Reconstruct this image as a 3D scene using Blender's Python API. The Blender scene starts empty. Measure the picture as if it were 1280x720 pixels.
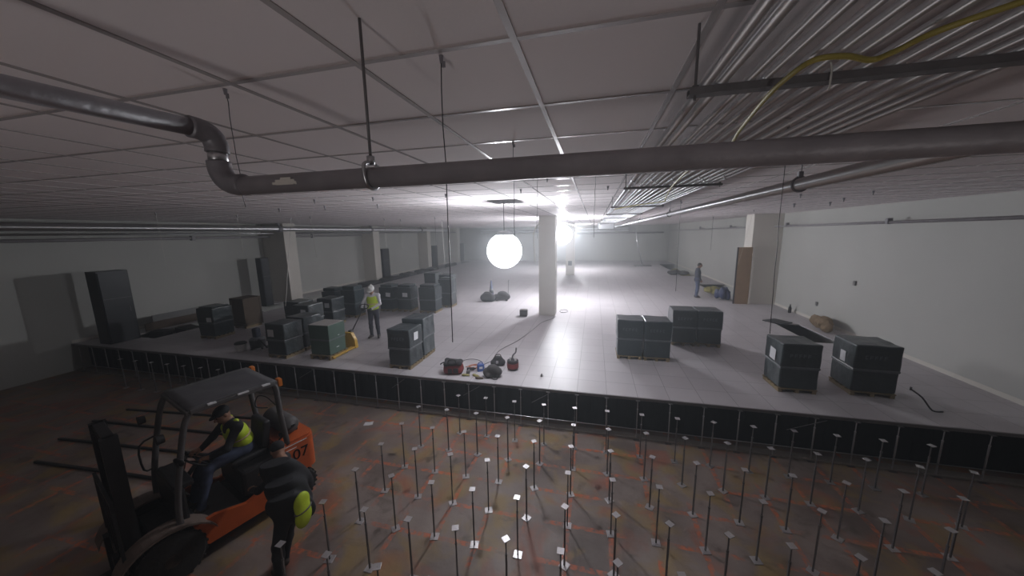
import bpy, bmesh, math, random
import numpy as np
from mathutils import Vector, Matrix, Euler
random.seed(7)
PI = math.pi
S = bpy.context.scene
COL = S.collection
RF = 0.907          # height of the raised floor
CZ = 4.90           # ceiling height
T = 0.61            # module of tiles and pedestals

# ------------------------------------------------------------------ materials
def lin(c):
    return c / 12.92 if c <= 0.04045 else ((c + 0.055) / 1.055) ** 2.4
def srgb(r, g, b):
    return (lin(r / 255), lin(g / 255), lin(b / 255), 1)
def new_mat(name):
    m = bpy.data.materials.new(name); m.use_nodes = True
    nt = m.node_tree
    return m, nt, nt.nodes['Principled BSDF']
def N(nt, kind, **kw):
    n = nt.nodes.new(kind)
    for k, v in kw.items():
        if k in n.inputs.keys(): n.inputs[k].default_value = v
        else: setattr(n, k, v)
    return n
def mat(name, col, rough=0.6, metal=0.0, var=0.12, scale=6.0, bump=0.0, bscale=30.0, spec=0.5, coat=0.0):
    m, nt, b = new_mat(name)
    tc = N(nt, 'ShaderNodeTexCoord')
    no = N(nt, 'ShaderNodeTexNoise', Scale=scale, Detail=4.0)
    nt.links.new(tc.outputs['Object'], no.inputs['Vector'])
    mx = N(nt, 'ShaderNodeMixRGB', blend_type='MIX')
    mx.inputs['Color1'].default_value = tuple(min(1, c * (1 - var)) for c in col[:3]) + (1,)
    mx.inputs['Color2'].default_value = tuple(min(1, c * (1 + var)) for c in col[:3]) + (1,)
    nt.links.new(no.outputs['Fac'], mx.inputs['Fac'])
    nt.links.new(mx.outputs['Color'], b.inputs['Base Color'])
    b.inputs['Roughness'].default_value = rough
    b.inputs['Metallic'].default_value = metal
    b.inputs['Specular IOR Level'].default_value = spec
    b.inputs['Coat Weight'].default_value = coat
    if bump > 0:
        n2 = N(nt, 'ShaderNodeTexNoise', Scale=bscale, Detail=3.0)
        nt.links.new(tc.outputs['Object'], n2.inputs['Vector'])
        bp = N(nt, 'ShaderNodeBump', Strength=bump, Distance=0.02)
        nt.links.new(n2.outputs['Fac'], bp.inputs['Height'])
        nt.links.new(bp.outputs['Normal'], b.inputs['Normal'])
    return m
def emit(name, col, strength):
    m, nt, b = new_mat(name)
    b.inputs['Base Color'].default_value = (0.8, 0.8, 0.8, 1)
    b.inputs['Emission Color'].default_value = col
    b.inputs['Emission Strength'].default_value = strength
    return m
def math_n(nt, op, a, b=None, c=None):
    n = N(nt, 'ShaderNodeMath', operation=op)
    for i, v in enumerate((a, b, c)):
        if v is None: continue
        if isinstance(v, (int, float)): n.inputs[i].default_value = v
        else: nt.links.new(v, n.inputs[i])
    return n.outputs[0]
def line_mask(nt, coord, period, off, half):
    """1 on a line of half width `half` repeated with `period`."""
    f = math_n(nt, 'WRAP', math_n(nt, 'SUBTRACT', coord, off), period / 2, -period / 2)
    return math_n(nt, 'LESS_THAN', math_n(nt, 'ABSOLUTE', f), half)

def m_raised():
    m, nt, b = new_mat('white_floor_panels')
    tc = N(nt, 'ShaderNodeTexCoord'); sp = N(nt, 'ShaderNodeSeparateXYZ')
    nt.links.new(tc.outputs['Object'], sp.inputs[0])
    seam = math_n(nt, 'MAXIMUM', line_mask(nt, sp.outputs[0], T, 0, .005), line_mask(nt, sp.outputs[1], T, 0, .005))
    # a little variation from panel to panel
    fx = math_n(nt, 'FLOOR', math_n(nt, 'DIVIDE', sp.outputs[0], T)); fy = math_n(nt, 'FLOOR', math_n(nt, 'DIVIDE', sp.outputs[1], T))
    cb = N(nt, 'ShaderNodeCombineXYZ'); nt.links.new(fx, cb.inputs[0]); nt.links.new(fy, cb.inputs[1])
    wn = N(nt, 'ShaderNodeTexWhiteNoise', noise_dimensions='2D'); nt.links.new(cb.outputs[0], wn.inputs['Vector'])
    no = N(nt, 'ShaderNodeTexNoise', Scale=1.3, Detail=6.0); nt.links.new(tc.outputs['Object'], no.inputs['Vector'])
    f = math_n(nt, 'MULTIPLY_ADD', wn.outputs['Value'], .35, math_n(nt, 'MULTIPLY', no.outputs['Fac'], .6))
    mx = N(nt, 'ShaderNodeMixRGB'); nt.links.new(f, mx.inputs['Fac'])
    mx.inputs['Color1'].default_value = (.405, .382, .398, 1); mx.inputs['Color2'].default_value = (.52, .495, .51, 1)
    m2 = N(nt, 'ShaderNodeMixRGB'); nt.links.new(math_n(nt, 'MULTIPLY', seam, .75), m2.inputs['Fac'])
    nt.links.new(mx.outputs[0], m2.inputs['Color1']); m2.inputs['Color2'].default_value = (.12, .115, .12, 1)
    nt.links.new(m2.outputs[0], b.inputs['Base Color'])
    n2 = N(nt, 'ShaderNodeTexNoise', Scale=40.0, Detail=2.0); nt.links.new(tc.outputs['Object'], n2.inputs['Vector'])
    nt.links.new(math_n(nt, 'MULTIPLY_ADD', n2.outputs['Fac'], .14, .36), b.inputs['Roughness'])
    b.inputs['Specular IOR Level'].default_value = .28
    return m
def m_slab():
    m, nt, b = new_mat('stained_concrete_slab')
    tc = N(nt, 'ShaderNodeTexCoord'); sp = N(nt, 'ShaderNodeSeparateXYZ')
    nt.links.new(tc.outputs['Object'], sp.inputs[0])
    def noise(scale, detail=5.0, dist=0.0):
        n = N(nt, 'ShaderNodeTexNoise', Scale=scale, Detail=detail, Distortion=dist); nt.links.new(tc.outputs['Object'], n.inputs['Vector']); return n.outputs['Fac']
    def ramp(fac, a, c):
        r = N(nt, 'ShaderNodeMapRange'); nt.links.new(fac, r.inputs[0]); r.inputs[1].default_value = a; r.inputs[2].default_value = c; return r.outputs[0]
    def mixc(fac, c1, col):
        x = N(nt, 'ShaderNodeMixRGB'); nt.links.new(fac, x.inputs['Fac'])
        if hasattr(c1, 'is_linked'): nt.links.new(c1, x.inputs['Color1'])
        else: x.inputs['Color1'].default_value = c1
        x.inputs['Color2'].default_value = col; return x.outputs[0]
    c = mixc(ramp(noise(.9), .35, .65), (.135, .103, .090, 1), (.27, .22, .195, 1))
    c = mixc(math_n(nt, 'MULTIPLY', ramp(noise(1.7, 7, .6), .50, .66), .75), c, (.30, .20, .065, 1))      # yellowed patches
    c = mixc(math_n(nt, 'MULTIPLY', ramp(noise(2.6, 7, .8), .60, .72), .75), c, (.085, .065, .05, 1))  # oil
    c = mixc(math_n(nt, 'MULTIPLY', ramp(noise(1.1, 8, 1.2), .56, .68), .6), c, (.33, .095, .05, 1))   # rusty red
    lines = math_n(nt, 'MAXIMUM', line_mask(nt, sp.outputs[0], T, .0, .036), line_mask(nt, sp.outputs[1], T, .0, .036))
    c = mixc(math_n(nt, 'MULTIPLY', math_n(nt, 'MULTIPLY', lines, ramp(noise(1.25, 3), .44, .54)), math_n(nt, 'MULTIPLY', ramp(noise(14, 4), .38, .6), .85)), c, (.55, .13, .045, 1))
    nt.links.new(c, b.inputs['Base Color'])
    nt.links.new(math_n(nt, 'MULTIPLY_ADD', noise(5), .4, .38), b.inputs['Roughness'])
    bp = N(nt, 'ShaderNodeBump', Strength=.25, Distance=.02); nt.links.new(noise(9), bp.inputs['Height']); nt.links.new(bp.outputs[0], b.inputs['Normal'])
    return m
def m_ceiling():
    m, nt, b = new_mat('grey_fissured_ceiling_tiles')
    tc = N(nt, 'ShaderNodeTexCoord')
    n1 = N(nt, 'ShaderNodeTexNoise', Scale=90.0, Detail=5.0); nt.links.new(tc.outputs['Object'], n1.inputs['Vector'])
    n2 = N(nt, 'ShaderNodeTexNoise', Scale=.8, Detail=4.0); nt.links.new(tc.outputs['Object'], n2.inputs['Vector'])
    f = math_n(nt, 'MULTIPLY_ADD', n1.outputs['Fac'], .5, math_n(nt, 'MULTIPLY', n2.outputs['Fac'], .5))
    mx = N(nt, 'ShaderNodeMixRGB'); nt.links.new(f, mx.inputs['Fac'])
    mx.inputs['Color1'].default_value = (.74, .685, .695, 1); mx.inputs['Color2'].default_value = (.86, .80, .81, 1)
    nt.links.new(mx.outputs[0], b.inputs['Base Color']); b.inputs['Roughness'].default_value = .9
    b.inputs['Specular IOR Level'].default_value = .15
    return m
def m_wall():
    m, nt, b = new_mat('off_white_wallboard')
    tc = N(nt, 'ShaderNodeTexCoord')
    n1 = N(nt, 'ShaderNodeTexNoise', Scale=.5, Detail=6.0); nt.links.new(tc.outputs['Object'], n1.inputs['Vector'])
    mx = N(nt, 'ShaderNodeMixRGB'); nt.links.new(n1.outputs['Fac'], mx.inputs['Fac'])
    mx.inputs['Color1'].default_value = (.40, .405, .385, 1); mx.inputs['Color2'].default_value = (.50, .50, .475, 1)
    nt.links.new(mx.outputs[0], b.inputs['Base Color']); b.inputs['Roughness'].default_value = .7
    return m
M = dict(
    raised=m_raised(), slab=m_slab(), ceil=m_ceiling(), wall=m_wall(),
    column=mat('cream_painted_column', (.62, .59, .54, 1), .6, var=.05, scale=1.5),
    tee=mat('white_painted_steel', (.46, .425, .43, 1), .22, 0, var=.03),
    black=mat('black_plastic_sheet', (.003, .003, .005, 1), .9, var=.2, spec=.05),
    steel=mat('galvanised_steel', (.55, .55, .57, 1), .33, 1, var=.12, scale=25),
    emt=mat('galvanised_conduit', (.88, .89, .92, 1), .42, .95, var=.06, scale=25),
    dsteel=mat('dull_dark_steel', (.17, .16, .165, 1), .5, .4, var=.25, scale=15),
    postgrey=mat('grey_galvanised_post', (.42, .41, .43, 1), .5, .3, var=.15),
    plate=mat('zinc_plated_steel', (.48, .46, .47, 1), .36, .6, var=.1, scale=20),
    iron=mat('grey_painted_iron_pipe', (.30, .28, .30, 1), .45, .1, var=.35, scale=9, bump=.15),
    ironfit=mat('black_iron_fitting', (.22, .21, .23, 1), .45, .15, var=.3, scale=12, bump=.2),
    green=mat('dark_green_wrapped_cartons', (.022, .032, .036, 1), .33, var=.35, scale=4, bump=.45, bscale=9, spec=.6),
    green2=mat('dark_teal_wrapped_cartons', (.028, .042, .048, 1), .30, var=.3, scale=4, bump=.5, bscale=8, spec=.6),
    film=mat('grey_stretch_film', (.115, .125, .135, 1), .3, var=.3, scale=14, bump=.3),
    boxgreen=mat('bare_green_carton', (.050, .095, .072, 1), .6, var=.2, scale=5),
    boxtop=mat('pale_carton_lid', (.40, .38, .36, 1), .7, var=.1, scale=4),
    wood=mat('pale_pallet_wood', (.25, .185, .10, 1), .75, var=.3, scale=12),
    brown=mat('brown_board', (.075, .05, .032, 1), .75, var=.3, scale=5),
    tan=mat('tan_door_board', (.30, .20, .12, 1), .7, var=.25, scale=3),
    paper=mat('white_paper_label', (.72, .72, .74, 1), .6, var=.04),
    ink=mat('grey_print', (.12, .13, .14, 1), .6, var=.15),
    white=mat('white_plastic', (.70, .70, .68, 1), .4, var=.05),
    cordw=mat('white_cable_jacket', (.65, .64, .60, 1), .5, var=.05),
    cordy=mat('yellow_cable_jacket', (.40, .33, .08, 1), .5, var=.12),
    cordg=mat('grey_cable_jacket', (.14, .14, .15, 1), .5, var=.12),
    cordo=mat('orange_cable_jacket', (.48, .16, .08, 1), .5, var=.12),
    wire=mat('thin_hanger_wire', (.07, .07, .08, 1), .4, .6),
    wirew=mat('pale_hanger_wire', (.62, .60, .56, 1), .5),
    lime=mat('lime_hi_vis_fabric', (.52, .68, .03, 1), .6, var=.12, scale=14),
    reflect=mat('silver_orange_reflective_tape', (.55, .42, .28, 1), .4, var=.1),
    denim=mat('blue_denim', (.055, .07, .125, 1), .85, var=.25, scale=20),
    navy=mat('dark_trousers', (.028, .030, .045, 1), .85, var=.25, scale=20),
    blackcloth=mat('black_jacket_cloth', (.014, .014, .017, 1), .85, var=.3, scale=18),
    bluejacket=mat('dark_blue_jacket_cloth', (.022, .026, .045, 1), .8, var=.3, scale=18),
    whitecloth=mat('white_shirt_cloth', (.62, .61, .65, 1), .85, var=.08, scale=16),
    skin=mat('skin', (.30, .155, .10, 1), .55, var=.1, scale=20),
    hair=mat('dark_hair', (.015, .012, .010, 1), .6, var=.3, scale=40),
    boot=mat('work_boot_leather', (.05, .035, .028, 1), .6, var=.3, scale=20),
    eye=mat('dark_eye', (.01, .01, .01, 1), .2),
    glove=mat('dark_glove', (.03, .032, .03, 1), .8),
    orange=mat('worn_orange_paint', (.50, .095, .018, 1), .42, var=.22, scale=7, spec=.5),
    fblack=mat('black_forklift_steel', (.018, .017, .019, 1), .5, .2, var=.35, scale=8),
    fgrey=mat('dusty_grey_steel', (.095, .088, .088, 1), .6, .2, var=.3, scale=6),
    dust=mat('dusty_fender', (.16, .12, .10, 1), .7, var=.3, scale=6),
    rubber=mat('dusty_rubber', (.022, .020, .019, 1), .85, var=.35, scale=12, bump=.3, bscale=25),
    seat=mat('black_vinyl', (.016, .016, .018, 1), .5, var=.2),
    roofcover=mat('scuffed_clear_roof_cover', (.085, .085, .092, 1), .3, 0, var=.3, scale=3, bump=.3, bscale=5),
    amber=mat('amber_lens', (.60, .17, .02, 1), .3),
    yellow=mat('worn_yellow_paint', (.50, .30, .03, 1), .45, var=.2, scale=9),
    red=mat('red_tool_bag_canvas', (.22, .022, .022, 1), .75, var=.35, scale=12),
    bagblack=mat('black_tool_bag_canvas', (.022, .020, .022, 1), .8, var=.35, scale=12, bump=.3),
    baggrey=mat('charcoal_canvas', (.055, .050, .050, 1), .85, var=.3, scale=12, bump=.4),
    blue=mat('blue_plastic', (.05, .11, .36, 1), .4, var=.2, scale=8),
    bluetarp=mat('dark_blue_tarp', (.022, .032, .09, 1), .5, var=.35, scale=6, bump=.5, bscale=8),
    olive=mat('olive_yellow_wrap', (.24, .21, .06, 1), .6, var=.3, scale=6, bump=.5, bscale=8),
    burlap=mat('brown_wrapping_paper', (.20, .14, .085, 1), .85, var=.3, scale=6, bump=.5, bscale=8),
    duct=mat('bright_insulation_jacket', (.84, .84, .86, 1), .42, .9, var=.08, scale=4),
    curb=mat('concrete_curb', (.30, .27, .24, 1), .85, var=.2, scale=6),
    panelb=mat('black_cabinet_steel', (.016, .017, .022, 1), .4, .2, var=.2),
    vent=mat('grey_louvre_steel', (.18, .18, .18, 1), .6),
)
FILL_FLOOD = 165  # power of the added fill behind the camera
LAMP_COL = (.91, .94, 1.0, 1)
def drawn(m):   # drawn metal: the highlight stretches along the tube
    nt = m.node_tree; b = nt.nodes['Principled BSDF']; t = N(nt, 'ShaderNodeTangent', direction_type='RADIAL', axis='Y')
    nt.links.new(t.outputs[0], b.inputs['Tangent']); b.inputs['Anisotropic'].default_value = .9; b.inputs['Anisotropic Rotation'].default_value = .25
drawn(M['emt']); drawn(M['duct'])
M['bulb_a'] = emit('bright_bulb', LAMP_COL, 240)
M['bulb_b'] = emit('bright_bulb_far', LAMP_COL, 1250)
def m_glare_shell():  # see-through glow standing in for the glare around a bulb
    m = bpy.data.materials.new('lamp_glare_shell'); m.use_nodes = True; nt = m.node_tree; nt.nodes.remove(nt.nodes['Principled BSDF'])
    t = N(nt, 'ShaderNodeBsdfTransparent'); t.inputs[0].default_value = (.92, .92, .92, 1)
    e = N(nt, 'ShaderNodeEmission'); e.inputs[0].default_value = LAMP_COL; e.inputs[1].default_value = 1.6
    a = N(nt, 'ShaderNodeAddShader'); nt.links.new(t.outputs[0], a.inputs[0]); nt.links.new(e.outputs[0], a.inputs[1]); nt.links.new(a.outputs[0], nt.nodes['Material Output'].inputs[0])
    return m
M['glare_shell'] = m_glare_shell()

# ------------------------------------------------------------------ mesh helpers
class MB:
    def __init__(self): self.bm = bmesh.new()
    def _mi(self, geom_faces, mi):
        for f in geom_faces: f.material_index = mi
    def box(self, c, s, rot=(0, 0, 0), mi=0, bevel=0, seg=2):
        mtx = Matrix.Translation(c) @ Euler(rot).to_matrix().to_4x4() @ Matrix.Diagonal((s[0], s[1], s[2], 1))
        r = bmesh.ops.create_cube(self.bm, size=1, matrix=mtx)
        fs = {f for v in r['verts'] for f in v.link_faces}
        self._mi(fs, mi)
        if bevel > 0:
            es = list({e for v in r['verts'] for e in v.link_edges})
            rb = bmesh.ops.bevel(self.bm, geom=es, offset=bevel, segments=seg, affect='EDGES', profile=.5)
            self._mi(rb['faces'], mi)
        return self
    def cyl(self, p0, p1, r0, r1=None, seg=16, mi=0, caps=True):
        p0, p1 = Vector(p0), Vector(p1); d = p1 - p0
        if d.length < 1e-7: return self
        q = d.to_track_quat('Z', 'Y').to_matrix().to_4x4()
        r = bmesh.ops.create_cone(self.bm, cap_ends=caps, segments=seg, radius1=r0, radius2=r0 if r1 is None else r1, depth=d.length,
                                  matrix=Matrix.Translation((p0 + p1) / 2) @ q)
        fs = {f for v in r['verts'] for f in v.link_faces}; self._mi(fs, mi)
        return self
    def ball(self, c, r, sc=(1, 1, 1), mi=0, u=20, v=12, rot=(0, 0, 0)):
        mtx = Matrix.Translation(c) @ Euler(rot).to_matrix().to_4x4() @ Matrix.Diagonal((sc[0], sc[1], sc[2], 1))
        rr = bmesh.ops.create_uvsphere(self.bm, u_segments=u, v_segments=v, radius=r, matrix=mtx)
        self._mi({f for x in rr['verts'] for f in x.link_faces}, mi); return self
    def tube(self, pts, r, seg=8, mi=0, smooth=0, closed=False):
        pts = [Vector(p) for p in pts]
        if smooth: pts = catmull(pts, smooth)
        n = len(pts); rings = []; up = None
        for i, p in enumerate(pts):
            a = pts[max(0, i - 1)]; b = pts[min(n - 1, i + 1)]; t = (b - a).normalized()
            if up is None:
                up = t.orthogonal().normalized()
            else:
                up = (up - t * up.dot(t))
                up = up.normalized() if up.length > 1e-6 else t.orthogonal().normalized()
            s = t.cross(up); rad = r[i] if isinstance(r, (list, tuple)) else r
            rings.append([self.bm.verts.new(p + (up * math.cos(2 * PI * k / seg) + s * math.sin(2 * PI * k / seg)) * rad) for k in range(seg)])
        for i in range(n - 1):
            for k in range(seg):
                f = self.bm.faces.new((rings[i][k], rings[i][(k + 1) % seg], rings[i + 1][(k + 1) % seg], rings[i + 1][k])); f.material_index = mi
        self.bm.faces.new(list(reversed(rings[0]))).material_index = mi
        self.bm.faces.new(rings[-1]).material_index = mi
        return self
    def lathe(self, prof, c=(0, 0, 0), seg=24, mi=0, mtx=None):
        c = Vector(c); rings = []
        for (r, z) in prof:
            rings.append([self.bm.verts.new((mtx or Matrix()) @ (Vector((r * math.cos(2 * PI * k / seg), r * math.sin(2 * PI * k / seg), z))) + c) for k in range(seg)])
        for i in range(len(rings) - 1):
            for k in range(seg):
                self.bm.faces.new((rings[i][k], rings[i][(k + 1) % seg], rings[i + 1][(k + 1) % seg], rings[i + 1][k])).material_index = mi
        self.bm.faces.new(list(reversed(rings[0]))).material_index = mi; self.bm.faces.new(rings[-1]).material_index = mi
        return self
    def prism(self, poly, a, b, plane='XY', mi=0):
        """extrude a 2-D outline between a and b along the axis normal to the plane"""
        def P(u, v, w): return {'XY': (u, v, w), 'YZ': (w, u, v), 'XZ': (u, w, v)}[plane]
        A = [self.bm.verts.new(P(u, v, a)) for u, v in poly]; B = [self.bm.verts.new(P(u, v, b)) for u, v in poly]
        n = len(poly)
        fs = [self.bm.faces.new(list(reversed(A))), self.bm.faces.new(B)]
        for i in range(n): fs.append(self.bm.faces.new((A[i], A[(i + 1) % n], B[(i + 1) % n], B[i])))
        self._mi(fs, mi); return self
    def jitter(self, amp, scale=3.0, seed=0, cuts=0):
        from mathutils import noise
        if cuts: bmesh.ops.subdivide_edges(self.bm, edges=self.bm.edges[:], cuts=cuts, use_grid_fill=True)
        off = Vector((seed * 7.3, seed * 3.1, seed * 1.7))
        for v in self.bm.verts:
            nv = noise.noise_vector(v.co * scale + off); v.co += nv * amp
        return self
    def mesh(self, name, mats, smooth=False):
        bmesh.ops.recalc_face_normals(self.bm, faces=self.bm.faces[:])
        me = bpy.data.meshes.new(name); self.bm.to_mesh(me); self.bm.free()
        for m in (mats if isinstance(mats, (list, tuple)) else [mats]): me.materials.append(m)
        if smooth: me.shade_smooth()
        return me
    def build(self, name, mats, parent=None, smooth=False, loc=(0, 0, 0), rotz=0):
        return link(name, self.mesh(name, mats, smooth), parent, loc, rotz)
def catmull(P, n):
    out = []
    for i in range(len(P) - 1):
        p0, p1, p2, p3 = P[max(0, i - 1)], P[i], P[i + 1], P[min(len(P) - 1, i + 2)]
        for k in range(n):
            t = k / n
            out.append(.5 * ((2 * p1) + (p2 - p0) * t + (2 * p0 - 5 * p1 + 4 * p2 - p3) * t * t + (3 * p1 - p0 - 3 * p2 + p3) * t ** 3))
    out.append(P[-1]); return out
def link(name, me, parent=None, loc=(0, 0, 0), rotz=0):
    o = bpy.data.objects.new(name, me); COL.objects.link(o); o.parent = parent
    o.location = loc; o.rotation_euler = (0, 0, rotz); return o
def tag(o, label=None, cat=None, group=None, kind=None):
    if label: o['label'] = label
    if cat: o['category'] = cat
    if group: o['group'] = group
    if kind: o['kind'] = kind
    return o
def thing(name, label, cat, loc=(0, 0, 0), rotz=0, group=None):
    o = bpy.data.objects.new(name, None); COL.objects.link(o); o.empty_display_size = .1
    o.location = loc; o.rotation_euler = (0, 0, rotz)
    return tag(o, label, cat, group)
def dup(root, loc, rotz=None, label=None, group=None, parent=None):
    r = root.copy(); COL.objects.link(r); r.location = loc
    if rotz is not None: r.rotation_euler = (0, 0, rotz)
    if label: r['label'] = label
    if group: r['group'] = group
    for ch in list(root.children):
        c = ch.copy(); COL.objects.link(c); c.parent = r
        for g in list(ch.children):
            d = g.copy(); COL.objects.link(d); d.parent = c
    return r
ORD = 'first second third fourth fifth sixth seventh eighth ninth tenth eleventh twelfth thirteenth fourteenth fifteenth sixteenth seventeenth eighteenth nineteenth twentieth'.split()
ORD += ['twenty-' + o for o in ORD[:9]] + ['thirtieth'] + ['thirty-' + o for o in ORD[:9]] + ['fortieth'] + ['forty-' + o for o in ORD[:9]]

# ------------------------------------------------------------------ camera
def set_camera():
    pitch, roll, yaw = .164, -.016, .242
    cy, sy = math.cos(yaw), math.sin(yaw)
    X = Vector((cy, sy, 0)); Y = Vector((-sy, cy, 0)); Z = Vector((0, 0, 1))
    F = Y * math.cos(pitch) - Z * math.sin(pitch); U = Y * math.sin(pitch) + Z * math.cos(pitch)
    R = X * math.cos(roll) + U * math.sin(roll); U2 = -X * math.sin(roll) + U * math.cos(roll)
    m = Matrix((R, U2, -F)).transposed().to_4x4(); m.translation = (4.556, -6.776, 4.263)
    cd = bpy.data.cameras.new('camera'); cd.sensor_width = 36; cd.lens = 417.67 / 1280 * 36; cd.clip_start = .02; cd.clip_end = 200
    c = bpy.data.objects.new('camera', cd); COL.objects.link(c); c.matrix_world = m; S.camera = c
set_camera()

# ------------------------------------------------------------------ the setting
XL, XR, YF, YB = -12.0, 12.45, 33.2, -14.0
def struct(name, mb, m, smooth=False):
    return tag(mb.build(name, m, smooth=smooth), kind='structure')
struct('floor', MB().box(((XL + XR) / 2, (YB + YF) / 2, -.1), (XR - XL + .4, YF - YB + .4, .2)), M['slab'])
struct('ceiling', MB().box(((XL + XR) / 2, (YB + YF) / 2, CZ + .06), (XR - XL + .4, YF - YB + .4, .12)), M['ceil'])
struct('wall_left', MB().box((XL - .1, (YB + YF) / 2, CZ / 2), (.2, YF - YB, CZ)), M['wall'])
struct('wall_right', MB().box((XR + .1, (YB + YF) / 2, CZ / 2), (.2, YF - YB, CZ)), M['wall'])
struct('wall_far', MB().box(((XL + XR) / 2, YF + .1, CZ / 2), (XR - XL, .2, CZ)), M['wall'])
struct('wall_back', MB().box(((XL + XR) / 2, YB - .1, CZ / 2), (XR - XL, .2, CZ)), M['wall'])
rf = MB()
XT0, XT1 = -9.9, 10.9
for (x0, x1, y0, y1) in [(XT0, XT1, 0, YF), (XT1, XR, 0, 4.6), (XT1, XR, 6.75, 10.9), (11.65, XR, 4.6, 6.75), (XT1, XR, 16.2, 20.2), (XT1, XR, 29.6, YF),
                         (XL, XT0, 0, .95), (XL, -11.1, .95, YF), (-11.1, XT0, 31.5, YF)]:
    rf.box(((x0 + x1) / 2, (y0 + y1) / 2, RF - .018), (x1 - x0, y1 - y0, .036))
struct('raised_floor', rf, M['raised'])
tees = MB()
x = 4.28 - 26 * T
while x < XR:
    if x > XL: tees.box((x, (YB + YF) / 2, CZ - .001), (.024, YF - YB, .006))
    x += T
y = -5.575 - 13 * T
while y < YF:
    if y > YB: tees.box(((XL + XR) / 2, y, CZ - .0005), (XR - XL, .022, .005))
    y += T
struct('trim_1', tees, M['tee'])                       # the ceiling grid
struct('trim_2', MB().box(((XL + XR) / 2, -.012, RF - .03), (XR - XL, .022, .055)), M['dsteel'])
struct('trim_3', MB().box(((XL + XR) / 2, .03, .02), (XR - XL, .16, .04), bevel=.008), M['curb'])
for side, xx in (('left', XL + .008), ('right', XR - .008)):
    struct('baseboard_' + side, MB().box((xx, YF / 2, RF + .05), (.014, YF, .1)), M['column'])

def column(name, x0, x1, y0, y1, z0=RF):
    mb = MB(); mb.box(((x0 + x1) / 2, (y0 + y1) / 2, (z0 + CZ) / 2), (x1 - x0, y1 - y0, CZ - z0), bevel=.012)
    return struct(name, mb, M['column'])
column('column', 2.41, 3.07, 6.45, 7.1)
column('column', 2.42, 3.08, 19.5, 20.15)
column('wall_column', 11.32, XR, 10.2, 11.0)
for yy in (7.0, 14.6, 22.7, 30.0): column('wall_column', XL, -10.6 if yy < 8 else -11.0, yy, yy + .7)

# black plastic curtain that closes the gap under the raised floor
cu = MB(); n = 90
for i in range(n):
    xa, xb = XL + (XR - XL) * i / n, XL + (XR - XL) * (i + 1) / n
    f = lambda q: .34 + .012 * math.sin(q * 1.9) * math.sin(q * .7 + .4)
    vs = [cu.bm.verts.new(p) for p in ((xa, f(xa), .0), (xb, f(xb), .0), (xb, f(xb), RF - .037), (xa, f(xa), RF - .037))]
    cu.bm.faces.new(vs)
o = cu.build('plenum_curtain', M['black'], smooth=True)
md = o.modifiers.new('t', 'SOLIDIFY'); md.thickness = .004
tag(o, 'black plastic curtain closing the gap under the raised floor edge', 'curtain')

# ------------------------------------------------------------------ pedestals
def make_pedestal(h, head=.078, metal='dsteel', pl='plate'):
    r = thing('floor_pedestal', 'x', 'pedestal', (0, 0, 0))
    MB().box((0, 0, .004), (.115, .115, .008), bevel=.002).cyl((.04, .04, .008), (.04, .04, .014), .006, seg=6).cyl((-.04, -.04, .008), (-.04, -.04, .014), .006, seg=6).build('base_plate', M[pl], r)
    MB().box((0, 0, .33), (.018, .018, .65)).build('stem', M[metal], r)
    MB().cyl((0, 0, .655), (0, 0, h - .006), .008, seg=10).cyl((0, 0, .655), (0, 0, .675), .016, seg=6).build('threaded_rod', M[metal], r)
    MB().box((0, 0, h - .004), (head, head, .007), bevel=.0015).box((0, 0, h - .0005), (.012, .012, .002)).build('head_plate', M[pl], r)
    return r
ped = make_pedestal(.875)
def rowname(j): return ['first', 'second', 'third', 'fourth', 'fifth', 'sixth', 'seventh', 'eighth', 'ninth'][-j - 1]
first_i = {-1: 3, -2: 2, -3: 2, -4: 2, -5: 2, -6: 2, -7: 2, -8: 3}
last_i = {-1: 16, -2: 16, -3: 15, -4: 14, -5: 13, -6: 12, -7: 10, -8: 8}
cnt = 0
for j in range(-1, -9, -1):
    for q, i in enumerate(range(first_i[j], last_i[j] + 1)):
        lab = 'slim floor pedestal, %s from the left in %s row before the raised floor edge' % (ORD[q], rowname(j))
        loc = (i * T + random.uniform(-.012, .012), j * T + random.uniform(-.012, .012), 0)
        rz = random.choice((0, 0, .78, .4, .2, 1.1, .6))
        if cnt == 0: o = ped; o.location = loc; o.rotation_euler = (0, 0, rz); o['label'] = lab; o['group'] = 'floor pedestals on the bare slab'
        else: o = dup(ped, loc, rz, lab, 'floor pedestals on the bare slab')
        cnt += 1
for q, i in enumerate(range(-14, -7)):
    dup(ped, (i * T, -T, 0), .1 * q, 'dim floor pedestal behind the forklift, %s in the line by the far wall' % ORD[q], 'floor pedestals behind the forklift')
post = make_pedestal(.862, metal='postgrey', pl='fgrey')
for q, i in enumerate(range(-19, 21)):
    lab = 'grey post under the raised floor edge, %s along from the dark wall' % ORD[q]
    if q == 0: o = post; o.location = (i * T, 0, .0); o['label'] = lab; o['group'] = 'posts along the raised floor edge'
    else: o = dup(post, (i * T, 0, 0), 0, lab, 'posts along the raised floor edge')
    o.location.z = .0
    o.location.y = -.04 - .0
# slack rail low along the posts, and the loose diagonal rods
o = MB().tube([(XL + .1, -.075, .25), (-4, -.075, .252), (4, -.075, .248), (XR - .1, -.075, .25)], .009, seg=8).build('rail', M['steel'], smooth=True)
tag(o, 'thin horizontal rail strung low along the posts under the raised floor edge', 'rail')
for q, (xa, xb, w) in enumerate([(-2.9, -2.45, 'near the green carton'), (-.15, .2, 'below the wrapped pair of cartons'), (1.7, 2.1, 'below the tool bags'), (8.1, 8.7, 'below the two cartons by the wall'), (3.3, 3.7, 'below the bright floor strip')]):
    o = MB().tube([(xa, -.062, .58), (xb, -.062, .84)], .006, seg=6).build('diagonal_brace', M['dsteel'])
    tag(o, 'thin diagonal brace between posts under the floor edge, ' + w, 'brace', 'diagonal braces')

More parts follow.
